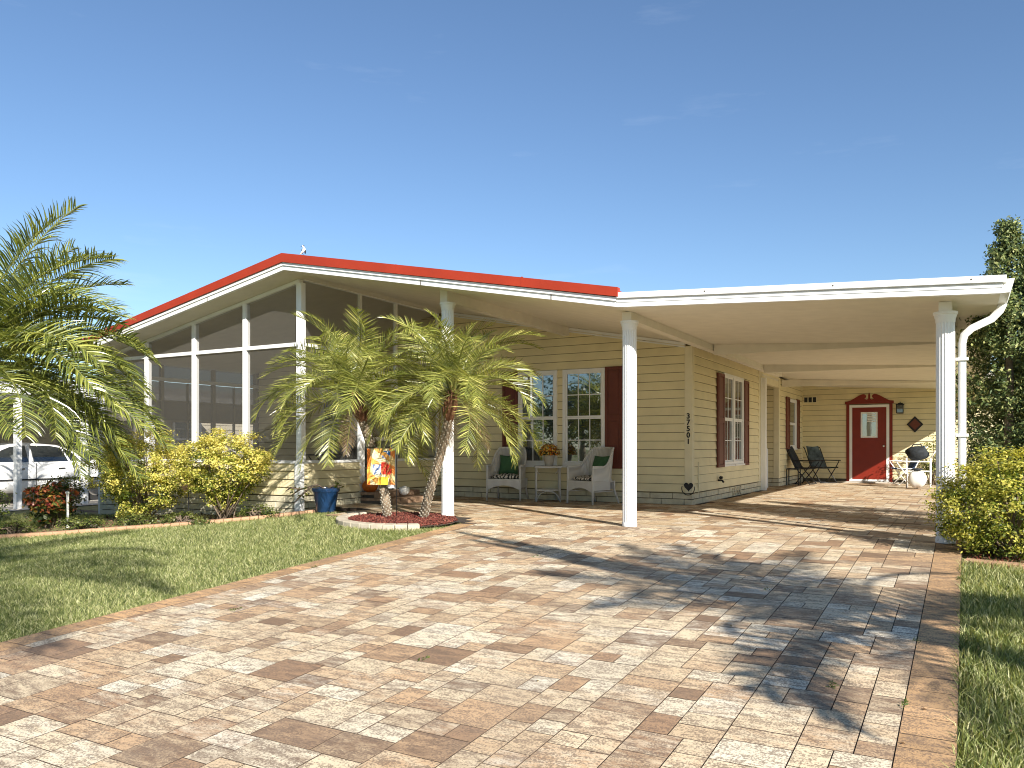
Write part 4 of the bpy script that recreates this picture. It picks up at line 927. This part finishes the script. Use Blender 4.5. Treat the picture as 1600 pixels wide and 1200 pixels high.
for k in range(4):
    a = k * math.pi / 2; rot = Matrix.Rotation(a, 3, 'Z')
    MB().tube([rot @ Vector((.2 * math.cos(q), .21, .02 + .17 * math.sin(q))) for q in [math.pi * j / 10 for j in range(11)]], .009, 6).build('arch_brace', 'wicker', tb, smooth=1)
    MB().tube([rot @ Vector((.205 - .06 * (1 - math.cos(q)), .21, .60 - .10 * math.sin(q))) for q in [math.pi / 2 * j / 6 for j in range(7)]], .007, 6).build('scroll_brace', 'wicker', tb, smooth=1)
fp = thing('flower_pot', (-6.57, 12.93, .64), 'pot of orange and yellow mums on the wicker side table', 'flower pot')
MB().lathe((-6.57, 12.93, .641), [(.075, 0), (.10, .17), (.105, .175), (.105, .19), (.09, .19), (.085, .16)], 12).build('pot', 'pot', fp, smooth=30)
nf = 420; d = rng.normal(size=(nf, 3)); d[:, 2] = np.abs(d[:, 2]); d /= np.linalg.norm(d, axis=1)[:, None]; pp = np.array((-6.57, 12.93, .84)) + d * np.array((.19, .19, .20)) * rng.uniform(.85, 1.05, (nf, 1))
vv, ff, cc = leaves(nf, pp, d, rng.uniform(.03, .045, nf), np.array([(.55, .20, .015), (.60, .33, .03), (.40, .10, .015), (.62, .45, .10)])[rng.integers(0, 4, nf)], .9, .35); npmesh('blooms', vv, ff, cc, 'flower', fp)
nf = 500; d = rng.normal(size=(nf, 3)); d[:, 2] = np.abs(d[:, 2]) - .25; pp = np.array((-6.57, 12.93, .86)) + d * .07; vv, ff, cc = leaves(nf, pp, d, rng.uniform(.03, .05, nf), np.tile([(.03, .05, .015)], (nf, 1)), .6); npmesh('foliage', vv, ff, cc, 'leaf', fp)
# garden flag
fl = thing('garden_flag', (-6.83, 8.80, 0), 'colourful orange, blue and red garden flag on a thin black stake', 'flag')
fo = Vector((-6.83, 8.80)); rt_ = RT
MB().tube([(fo.x, fo.y, -.05), (fo.x, fo.y, 1.0), (fo.x + .015, fo.y, 1.02), (fo.x + .03, fo.y, 1.005)], .007, 6).tube([(fo.x, fo.y, .985), (fo.x - rt_.x * .42, fo.y - rt_.y * .42, .985)], .006, 6).build('stake', 'black', fl, smooth=1)
f_ = MB(); nu, nv_ = 24, 32; rr_ = random.Random(4)
def fcol(u, v):
    j = rr_.uniform(.8, 1.15); s_ = math.sin((u * 9 + v * 14)); s2 = math.sin(u * 31 - v * 23)
    if u < .14: c = (.62, .17, .03) if v > .55 or s2 > 0 else (.70, .38, .06)
    elif .55 < u < .82 and .72 < v < .95 and s_ > -.5: c = (.04, .16, .50) if s2 < .5 else (.6, .65, .7)
    elif .48 < u < .86 and .28 < v < .62 and abs((u - .5) - (.62 - v) * .8) < .22: c = (.52, .035, .02) if s2 < .7 else (.7, .25, .1)
    elif .40 < u < .75 and v < .22: c = (.75, .45, .04)
    elif .22 < u < .52 and .28 < v < .55: c = (.72, .72, .68) if s2 < .45 else (.10, .16, .35)
    elif u > .78: c = (.65, .22, .05) if s_ > 0 else (.72, .50, .22)
    else: c = (.74, .60, .34) if s_ > -.3 else (.70, .34, .08)
    return tuple(x_ * j for x_ in c)
for j in range(nv_):
    for i in range(nu):
        b = len(f_.v); c = fcol((i + .5) / nu, (j + .5) / nv_)
        for (a, e) in ((i, j), (i + 1, j), (i + 1, j + 1), (i, j + 1)):
            u = a / nu; v = e / nv_; s_ = -.41 + u * .385; wv_ = .012 * math.sin(u * 6 + v * 2) * (1 - v * .7)
            f_.v.append((fo.x + rt_.x * s_ - FW.x * wv_, fo.y + rt_.y * s_ - FW.y * wv_, .465 + v * .50)); f_.c.append((*c, 1))
        f_.f.append((b, b + 1, b + 2, b + 3))
f_.build('flag_cloth', 'flag', fl, fix=False)
# pumpkin
pk = thing('pumpkin', (-9.10, 10.97, .185), 'round orange pumpkin on the brick steps', 'pumpkin')
MB().blob((-9.10, 10.97, .30), (.145, .145, .118), 40, 14, lambda a, b: (1 - .07 * abs(math.cos(b * 5)) ** .5 * math.sin(a)) * (1 - .12 * math.exp(-(a / .35) ** 2))).build('body', 'pumpkin', pk, smooth=1)
MB().tube([(-9.10, 10.97, .39), (-9.10, 10.97, .43), (-8.96, 11.14, .46)], [.02, .014, .012], 7).build('stem', 'stem', pk, smooth=1)
wp_ = tag(MB().blob((-8.72, 11.45, .22), (.1, .1, .10), 14, 8, lambda a, b: 1 - .3 * (math.cos(a) > .6)).build('white_ornament', 'plastic', None, smooth=1), 'small white garden ornament on the lower brick step behind the flag', 'ornament')
# blue pot
bp = thing('blue_planter', (-8.62, 9.33, -.02), 'dark blue glazed planter below the screened porch corner', 'planter')
MB().lathe((-8.62, 9.33, -.02), [(.13, 0), (.145, .02), (.19, .30), (.20, .31), (.215, .33), (.215, .37), (.19, .375), (.18, .34)], 28).build('pot', 'bluepot', bp, smooth=40)
MB().lathe((-8.62, 9.33, .31), [(.178, 0), (.05, .012)], 20).build('potting_soil', 'soil', bp)
br = MB()
for pts in ([(-8.62, 9.33, .33), (-8.72, 9.26, .40), (-8.95, 9.12, .33), (-9.1, 9.05, .22)], [(-8.95, 9.12, .33), (-9.06, 9.02, .36), (-9.12, 8.98, .30)], [(-8.62, 9.33, .33), (-8.5, 9.36, .39), (-8.38, 9.42, .37)], [(-8.8, 9.2, .37), (-8.95, 9.1, .21), (-9.02, 9.04, .1)]): br.tube(pts, [.014] * (len(pts) - 1) + [.006], 6)
br.build('bare_branch', 'wood', bp, smooth=1)
nf = 70; pp = np.array((-8.95, 9.12, .3)) + rng.normal(size=(nf, 3)) * np.array((.12, .06, .06)); pp[40:] = np.array((-8.45, 9.4, .38)) + rng.normal(size=(30, 3)) * .035
vv, ff, cc = leaves(nf, pp, np.tile([(0, 0, 1.)], (nf, 1)), rng.uniform(.05, .08, nf), np.array([(.10, .13, .02), (.25, .25, .04), (.05, .06, .02)])[rng.integers(0, 3, nf)]); npmesh('leaves', vv, ff, cc, 'leaf', bp)
# terracotta disc lantern between the golden shrubs
ln_ = thing('garden_lantern', (-10.72, 8.25, ground(-10.72, 8.25)), 'round pinkish lantern on a thin stake between the golden shrubs', 'lantern')
MB().tube([(-10.62, 8.40, -.2), (-10.62, 8.40, .33)], .008, 6).build('stake', 'black', ln_); MB().blob((-10.62, 8.36, .41), (.115, .05, .115), 20, 10).build('disc', 'curb', ln_, smooth=1)
sk = thing('white_stake', (-12.6, 7.3, -.35), 'short white marker stake between the croton and the porch corner', 'stake')
MB().tube([(-12.75, 7.75, ground(-12.75, 7.75)), (-12.75, 7.75, .22)], .022, 8).build('stake', 'plastic', sk); MB().blob((-12.75, 7.75, .24), (.035, .035, .03), 10, 6).build('stake_cap', 'plastic', sk, smooth=1)
# heart ornament
ht = thing('heart_hook', (SX - .03, HW - .05, .2), 'small black heart shaped hanger at the foot of the house corner', 'ornament')
hp = [(SX - .035 + .0052 * 16 * math.sin(q) ** 3 * .95, .315 + .0052 * (13 * math.cos(q) - 5 * math.cos(2 * q) - 2 * math.cos(3 * q) - math.cos(4 * q))) for q in [2 * math.pi * k / 28 for k in range(28)]]
MB().prism(hp, PF, .036, .05).build('heart', 'black', ht)
MB().tube([PF(SX - .035 + .11 * math.cos(q), .07, .28 + .11 * math.sin(q)) for q in [R(-200 + 220 * k / 14) for k in range(15)]], .008, 6).build('hook', 'black', ht, smooth=1)
# wall lantern
wlan = thing('wall_lantern', (-1.52, BWY, 1.9), 'black wall lantern right of the red rear door', 'lantern')
MB().wbox(PB, -1.58, -1.46, .02, .035, 1.9, 2.16).wbox(PB, -1.62, -1.42, .07, .24, 2.10, 2.125).wbox(PB, -1.60, -1.44, .08, .23, 1.87, 1.89).tube([PB(-1.52, .02, 2.1), PB(-1.52, .15, 2.18), PB(-1.52, .15, 2.12)], .012, 6).build('frame', 'black', wlan)
for a in (-1.605, -1.445):
    for d_ in (.085, .225): MB().tube([PB(a, d_, 1.88), PB(a, d_, 2.11)], .008, 6).build('bar', 'black', wlan)
MB().wbox(PB, -1.59, -1.45, .10, .21, 1.9, 2.09).build('lantern_glass', 'cglass', wlan)
MB().wbox(PB, -1.55, -1.49, .13, .18, 1.9, 2.0).build('bulb', 'lamp', wlan)
dm = thing('diamond_plaque', (-1.17, BWY, 1.38), 'dark diamond shaped plaque below the wall lantern', 'plaque')
MB().prism([(-1.17, 1.36), (-.97, 1.58), (-1.17, 1.80), (-1.37, 1.58)], PB, .02, .04).build('plaque', 'black', dm); MB().prism([(-1.17, 1.43), (-1.035, 1.58), (-1.17, 1.73), (-1.305, 1.58)], PB, .04, .055).build('motif', 'shutter', dm)
# folding chairs
def folding_chair(loc, rz, label, sling, group='folding patio chairs', fr='black'):
    t = local_thing('folding_chair', (loc[0], loc[1], 0), label, 'chair', group, rz)   # faces local +X
    for sy in (-1, 1):
        y = sy * .27
        MB().tube([(-.42, y, .98), (-.36, y, .95), (-.12, y, .45), (.25, y, .02)], .013, 7).build('back_tube', fr, t, smooth=1)
        MB().tube([(.32, y * 1.04, .60), (.22, y * 1.04, .45), (-.12, y * 1.04, 0.02)], .013, 7).build('leg', fr, t, smooth=1)
        MB().tube([(-.18, y * 1.06, .62), (.36, y * 1.06, .62)], .02, 7, sq=(1.3, .7)).build('armrest', fr, t, smooth=1)
        MB().tube([(-.14, y, .43), (.30, y, .43)], .012, 7).build('seat_rail', fr, t, smooth=1)
    for p in ((-.12, .03), (.25, .03)): MB().tube([(p[0], -.28, p[1]), (p[0], .28, p[1])], .012, 7).build('foot_bar', fr, t, smooth=1)
    m_ = MB(); n = 12; prof = [(.30, .435), (.1, .41), (-.08, .415), (-.14, .47), (-.24, .70), (-.34, .92), (-.375, .985)]
    for (x, z) in prof:
        hw = .255 if z < .9 else .2
        for k in range(5): q = -1 + k * .5; m_.v.append((x, q * hw, z - .02 * (1 - q * q)))
        for k in range(5): q = -1 + k * .5; m_.v.append((x + .02, q * hw, z - .02 * (1 - q * q) + .02))
    for i in range(len(prof) - 1):
        for k in range(4):
            b = i * 10 + k; m_.f += [(b, b + 1, b + 11, b + 10), (b + 5, b + 15, b + 16, b + 6)]
        b = i * 10; m_.f += [(b, b + 10, b + 15, b + 5), (b + 4, b + 9, b + 19, b + 14)]
    m_.build('sling', sling, t, smooth=1); return t
M['slingpat'] = mat('patterned sling', (.07, .09, .09), .8, .75, 6); 
folding_chair((-3.66, 21.75), R(-8), 'dark folding chair closest to the rear window under the carport', 'dark'); folding_chair((-3.35, 22.75), R(-38), 'patterned folding chair against the yellow rear wall', 'slingpat')
ld = thing('small_ladder', (-3.95, 21.35, 0), 'small dark step stool tucked behind the dark folding chair', 'stool')
MB().box(-3.98, -3.68, 21.2, 21.5, .40, .43).build('tread', 'dark', ld)
for sx in (-3.97, -3.69):
    for sy in (21.21, 21.49): MB().box(sx - .012, sx + .012, sy - .012, sy + .012, 0, .40).build('leg', 'dark', ld)
# carport clutter on the right
folding_chair((-1.30, 22.6), R(200), 'white framed lounge chair with blue sling near the rear wall', 'blue', 'folding patio chairs', 'white')
ct = thing('white_cart', (-.95, 21.35, 0), 'white tubular cart holding a dark bag near the carport edge', 'cart')
for sx in (-1.22, -.72):
    for sy in (21.2, 21.5): MB().tube([(sx, sy, 0), (sx, sy, .72)], .017, 7).build('leg', 'white', ct, smooth=1)
MB().box(-1.24, -.70, 21.18, 21.52, .62, .645).build('shelf', 'plastic', ct); MB().tube([(-1.22, 21.2, .4), (-.72, 21.2, .4)], .012, 6).tube([(-1.22, 21.5, .4), (-.72, 21.5, .4)], .012, 6).build('rail', 'white', ct)
MB().tube([(-.72, 21.2, .7), (-.55, 21.2, .98), (-.55, 21.5, .98), (-.72, 21.5, .7)], .014, 7).build('handle', 'white', ct, smooth=1)
bgm = MB().blob((-1.0, 21.35, .83), (.25, .16, .17), 18, 10, lambda a, b: 1 + .13 * math.sin(3 * b + a * 4) * math.sin(a))
bgo = thing('dark_bag', (-1.0, 21.35, .646), 'rumpled dark bag on the white cart', 'bag'); bgm.build('bag_body', 'dark', bgo, smooth=1); MB().tube([(-1.15, 21.3, .92), (-1.08, 21.3, 1.04), (-.92, 21.3, 1.04), (-.85, 21.3, .92)], .014, 6).build('bag_handle', 'black', bgo, smooth=1)
co = thing('white_cooler', (-.98, 20.9, 0), 'white rounded cooler on the pavers in front of the cart', 'cooler')
MB().blob((-.98, 20.92, .23), (.2, .17, .21), 20, 10, lambda a, b: min(1.2, 1 / max(abs(math.cos(b)), abs(math.sin(b))) ** .5) * (1 if abs(math.cos(a)) < .8 else .96)).build('body', 'plastic', co, smooth=1)
MB().lathe((-.98, 20.92, .44), [(.13, 0), (.12, .03), (.05, .045)], 18).build('lid', 'dark', co, smooth=1)
# porch interior furniture
folding_chair((-10.3, 12.2), R(-60), 'dark patio chair behind the screen beside the porch door', 'dark', 'screened porch chairs'); folding_chair((-11.4, 12.4), R(-120), 'dark patio chair behind the screen below the porch window', 'dark', 'screened porch chairs')
for o in [q for q in bpy.data.objects if q.get('group') == 'screened porch chairs']: o.location.z = .2
pt = thing('porch_table', (-12.6, 11.0, .2), 'small table inside the screened porch', 'table')
MB().lathe((-12.6, 11.0, .2), [(.4, .68), (.4, .71)], 24).build('table_top', 'plastic', pt); MB().tube([(-12.6, 11, .2), (-12.6, 11, .88)], .03, 8).build('leg', 'black', pt)
# bird on the ridge
bz = 3.950 - .1945 * abs(-8.66 - AX); bx, by = -8.66, FY - .01
bd = thing('bird', (bx, by, bz), 'small black and white bird perched near the roof peak', 'bird')
body = MB()
prof = [(-.075, .012, .006), (-.055, .03, .012), (-.03, .06, .024), (0, .09, .034), (.015, .125, .034), (.012, .15, .026), (.005, .165, .021), (-.002, .18, .023), (-.008, .197, .021), (-.016, .208, .010)]
rings = []
for (q, z, r_) in prof: body.v += [(bx + q * RT.x + r_ * math.cos(a), by + q * RT.y + r_ * math.sin(a), bz + z) for a in [2 * math.pi * k / 12 for k in range(12)]]
for i in range(len(prof) - 1):
    for j in range(12): body.f.append((i * 12 + j, i * 12 + (j + 1) % 12, (i + 1) * 12 + (j + 1) % 12, (i + 1) * 12 + j))
body.f += [tuple(range(11, -1, -1)), tuple(len(body.v) - 12 + j for j in range(12))]
body.build('body', 'plastic', bd, smooth=1)
MB().tube([(bx - .005 * RT.x, by - .005 * RT.y, bz + .193), (bx - .06 * RT.x, by - .06 * RT.y, bz + .193)], [.012, .002], 6).build('beak', 'black', bd)
MB().blob((bx - .002, by + .004, bz + .197), (.024, .024, .016), 10, 6).build('cap', 'black', bd, smooth=1)
for sg in (-1, 1): MB().blob((bx + sg * RT.x * .031, by + sg * RT.y * .031 + .008, bz + .085), (.012, .022, .055), 10, 6).build('wing', 'black', bd, smooth=1); MB().tube([(bx + sg * .012, by, bz), (bx + sg * .012, by, bz + .03)], .004, 5).build('leg', 'black', bd)

bd.scale = (.72, .72, .72)
# ------------------------------------------------------------------ neighbour: house, carport posts, car
nz = ground(-20, 10)
nh = thing('neighbour_house', (-25, 14, nz), 'tan sided neighbouring home behind the parked car', 'house')
def PN(u, d, z): return (-22.3 + d, u, z)
MB().box(-29, -22.32, 6.5, 27, nz - .1, 2.45).build('wall', 'nsiding', nh)
siding(nh, PN, 6.5, 27, nz + .3, 2.35, joined=True, name='siding', m='nsiding', exp=.16)
nr_ = MB(); nr_.add([(-21.6, 5.8, 2.42), (-21.6, 27.5, 2.42), (-25.6, 27.5, 3.15), (-25.6, 5.8, 3.15), (-29.6, 5.8, 2.42), (-29.6, 27.5, 2.42), (-21.6, 5.8, 2.28), (-21.6, 27.5, 2.28), (-29.6, 5.8, 2.28), (-29.6, 27.5, 2.28)], [(0, 1, 2, 3), (3, 2, 5, 4), (0, 6, 7, 1), (4, 5, 9, 8), (6, 8, 9, 7), (0, 3, 4, 8, 6), (1, 7, 9, 5, 2)])
nr_.build('roof', 'rooftop', nh)
for u in (10.2, 13.4, 17.0): window(nh, PN, u, u + 1.1, .5, 1.95, 2, 2, gm='glass', d=.02)
MB().box(-21.7, -17.6, 6.4, 17.5, 2.12, 2.30).build('carport_roof', 'white', nh)
for y in (9.65, 11.15, 12.9): MB().box(-17.85, -17.73, y, y + .12, nz - .05, 2.12).build('carport_post', 'white', nh, bevel=.004)
nd = tag(MB().add([(-22.2, -6, 0), (-17.3, -6, 0), (-17.3, 20, 0), (-22.2, 20, 0)], [(0, 1, 2, 3)]).build('neighbour_drive', 'concrete'), kind='structure')
for v in nd.data.vertices: v.co.z = ground(v.co.x, v.co.y) + .02
nd.data.vertices[2].co.z = nd.data.vertices[3].co.z = ground(-20, 20) + .02
m_ = MB()
for a, b in zip(np.linspace(-6, 20, 27)[:-1], np.linspace(-6, 20, 27)[1:]): m_.add([(-22.2, a, ground(-20, a) + .02), (-17.3, a, ground(-20, a) + .02), (-17.3, b, ground(-20, b) + .02), (-22.2, b, ground(-20, b) + .02)], [(0, 1, 2, 3)])
bpy.data.objects.remove(nd); tag(m_.build('neighbour_drive', 'concrete'), kind='structure')
# sedan facing -Y; local coords: forward = +X
CXL = -19.75
car = thing('parked_car', (CXL, 10.6, nz + .02), 'white sedan parked beside the neighbouring house', 'car'); cb = wl(car)
def CPt(l, s_, z): return (CXL + s_, 10.6 - l, cb.z + z)     # l forward, s>0 toward viewer (+X)
sts = [(-2.65, .55, .88, .62), (-2.6, .42, .93, .76), (-2.3, .34, .985, .86), (-1.7, .26, 1.0, .93), (-.9, .24, .985, .97), (0, .24, .975, .98), (.9, .24, .965, .98), (1.5, .26, .94, .96), (2.1, .30, .86, .92), (2.45, .36, .80, .84), (2.6, .46, .72, .68)]
bm_ = MB(); NS = 14
for (l, zb_, zt, hw) in sts:
    for k in range(NS):
        a = 2 * math.pi * (k + .5) / NS; ca, sa = math.cos(a), math.sin(a); e = .42
        bm_.v.append(CPt(l, hw * math.copysign(abs(ca) ** e, ca), (zb_ + zt) / 2 + (zt - zb_) / 2 * math.copysign(abs(sa) ** e, sa)))
for i in range(len(sts) - 1):
    for j in range(NS): bm_.f.append((i * NS + j, i * NS + (j + 1) % NS, (i + 1) * NS + (j + 1) % NS, (i + 1) * NS + j))
bm_.f += [tuple(range(NS)), tuple(len(bm_.v) - 1 - j for j in range(NS))]
cbody = bm_.build('body', 'carp', car, smooth=50)
gh = [(-1.62, .93, .80), (-1.45, 1.06, .74), (-1.15, 1.26, .67), (-.85, 1.38, .62), (-.3, 1.43, .60), (.2, 1.41, .60), (.55, 1.33, .62), (.95, 1.12, .70), (1.25, .95, .78)]
g_ = MB(); NG = 12
for (l, zt, hw) in gh:
    for k in range(NG + 1):
        a = math.pi * k / NG; ca = math.cos(a); sa = math.sin(a); z = .9 + (zt - .9) * abs(sa) ** .38; wb = .84 + (hw - .84) * max(0, (z - .9)) / max(.01, (1.43 - .9)) if zt > 1.0 else hw
        g_.v.append(CPt(l, math.copysign(abs(ca) ** .38, ca) * wb, z))
for i in range(len(gh) - 1):
    for j in range(NG): b = i * (NG + 1) + j; g_.f.append((b, b + 1, b + NG + 2, b + NG + 1))
g_.build('cabin', 'carp', car, smooth=50)
def carwin(pts, nm='side_window'):   # (l,z) polygon on near side, follows the tumblehome
    P_ = lambda u, d, z: CPt(u, .845 - .225 * (z - .9) / .53 + d, z)
    MB().prism(pts, P_, -.02, .012).build(nm, 'cglass', car)
carwin([(.02, .975), (.92, .985), (.55, 1.25), (.35, 1.325), (.03, 1.355)]); carwin([(-.10, .975), (-.10, 1.355), (-.55, 1.345), (-.80, 1.30), (-.92, .98)]); carwin([(-.98, .985), (-.87, 1.27), (-1.02, 1.22), (-1.22, .99)])
MB().prism([(.0, .95), (.025, .95), (.025, 1.37), (.0, 1.37)], lambda u, d, z: CPt(u - .05, .845 - .225 * (z - .9) / .53 + d, z), -.01, .008).build('pillar', 'carp', car)
ws = MB(); ws.add([CPt(1.30, -.66, .95), CPt(1.30, .66, .95), CPt(.60, .50, 1.345), CPt(.60, -.50, 1.345), CPt(1.27, -.66, .93), CPt(1.27, .66, .93), CPt(.57, .5, 1.325), CPt(.57, -.5, 1.325)], [(0, 1, 2, 3), (7, 6, 5, 4), (0, 4, 5, 1), (1, 5, 6, 2), (2, 6, 7, 3), (3, 7, 4, 0)]); ws.build('windscreen', 'cglass', car)
MB().wbox(CPt, -2.2, 2.2, .975, .992, .55, .585).build('side_moulding', 'rubber', car)
for l in (-.75, .2): MB().wbox(CPt, l, l + .17, .96, .995, .80, .83).build('door_handle', 'chrome', car)
for l in (-.07, 1.0, -.98): MB().wbox(CPt, l, l + .008, .975, .986, .35, .95).build('door_gap', 'rubber', car)
for l in (-1.55, 1.55):
    for sd_ in (.80, -.80):
        wh = MB(); wh.tube([CPt(l, sd_ - .1, .32), CPt(l, sd_ + .125, .32)], .32, 28); wo = wh.build('wheel', 'rubber', car, smooth=40)
        MB().tube([CPt(l, sd_ + .12, .32), CPt(l, sd_ + .14, .32)], [.21, .18], 20).build('rim', 'chrome', wo, smooth=40)
MB().box(*sorted((CPt(2.62, 0, 0)[0] - .7, CPt(2.62, 0, 0)[0] + .7)), CPt(2.66, 0, 0)[1], CPt(2.5, 0, 0)[1], cb.z + .38, cb.z + .52).build('bumper', 'carp', car, bevel=.03)
for sd_ in (-.5, .5): MB().wbox(CPt, 2.56, 2.63, sd_ - .18, sd_ + .18, .58, .68).build('headlight', 'lamp', car)

# ------------------------------------------------------------------ trees across the street, seen mirrored in the windows
def street_tree(c, h, r, label, n=5000):
    z0 = ground(*c); t = thing('street_tree', (c[0], c[1], z0), label, 'tree', 'trees across the street')
    MB().tube([(c[0], c[1], z0), (c[0] + .1, c[1], z0 + h * .35), (c[0], c[1], z0 + h * .7)], [.22, .17, .08], 9).build('trunk', 'bark', t, smooth=1)
    k = 60; d = rng.normal(size=(k, 3)); d /= np.linalg.norm(d, axis=1)[:, None]; cc = np.array((c[0], c[1], z0 + h * .66)) + d * np.array((r, r, h * .34)) * rng.uniform(.4, 1, (k, 1))
    q = rng.integers(0, k, n); p = cc[q] + rng.normal(size=(n, 3)) * .45
    col = np.array([(.03, .05, .015), (.05, .08, .02), (.09, .12, .03)])[rng.integers(0, 3, n)]; v, f, cv = leaves(n, p, d[q] + np.array((0, 0, .5)), rng.uniform(.16, .34, n), col, .6); npmesh('crown', v, f, cv, 'leaf', t)
for (x_, y_, h_, r_, lab) in ((-34, -16, 6.5, 3.2, 'broad tree across the street far to the left'), (-27, -19, 5.5, 2.8, 'rounded tree across the street, left of the middle'), (-20, -17, 6.2, 3.0, 'dark tree across the street, right of the middle'), (-12, -20, 5.6, 3.0, 'broad tree across the street, nearest the drive'), (-42, -20, 7, 3.6, 'tall tree across the street at the far end')): street_tree((x_, y_), h_, r_, lab)

# ------------------------------------------------------------------ weeds in the paver joints, fallen leaves
wd_p = []
for (x_, y_, n_) in ((-.62, 4.55, 26), (-.27, 4.42, 22), (-.26, 5.6, 14), (-2.9, 4.0, 12), (-5.0, 4.4, 14), (-5.6, 5.9, 16), (-1.4, 6.6, 8), (-3.8, 7.2, 8), (-.04, 7.6, 30)):
    wd_p += [(x_ + rng.normal() * .012, y_ + rng.normal() * .035, zs(0, y_) + rng.uniform(.002, .014)) for _ in range(n_)]
wd_p = np.array(wd_p); v, f, cv = leaves(len(wd_p), wd_p, np.tile([(0, 0, 1.)], (len(wd_p), 1)), rng.uniform(.012, .03, len(wd_p)), np.array([(.08, .12, .03), (.16, .19, .05)])[rng.integers(0, 2, len(wd_p))], .4, .8)
tag(npmesh('joint_weeds', v, f, cv, 'leaf'), 'tiny green weeds sprouting in the paver joints', kind='stuff')
n_ = 240; fx = rng.uniform(-6.5, .4, n_); fy = rng.uniform(2.8, 12.8, n_); fx[:90] = rng.uniform(-13, -5.8, 90); fy[:90] = rng.uniform(3, 8.2, 90)
ok = (fy < 9.4) | (fx > -8); pp = np.stack([fx, fy, zsn(fy) + .004 + np.where(fx < XL, .03, 0)], 1)[ok]
v, f, cv = leaves(len(pp), pp, np.tile([(0, 0, 1.)], (len(pp), 1)), rng.uniform(.012, .035, len(pp)), np.array([(.20, .12, .06), (.30, .21, .09), (.12, .07, .04)])[rng.integers(0, 3, len(pp))], .45, .25)
tag(npmesh('fallen_leaves', v, f, cv, 'leaf'), 'scattered dry leaves and bits on drive and lawn', kind='stuff')
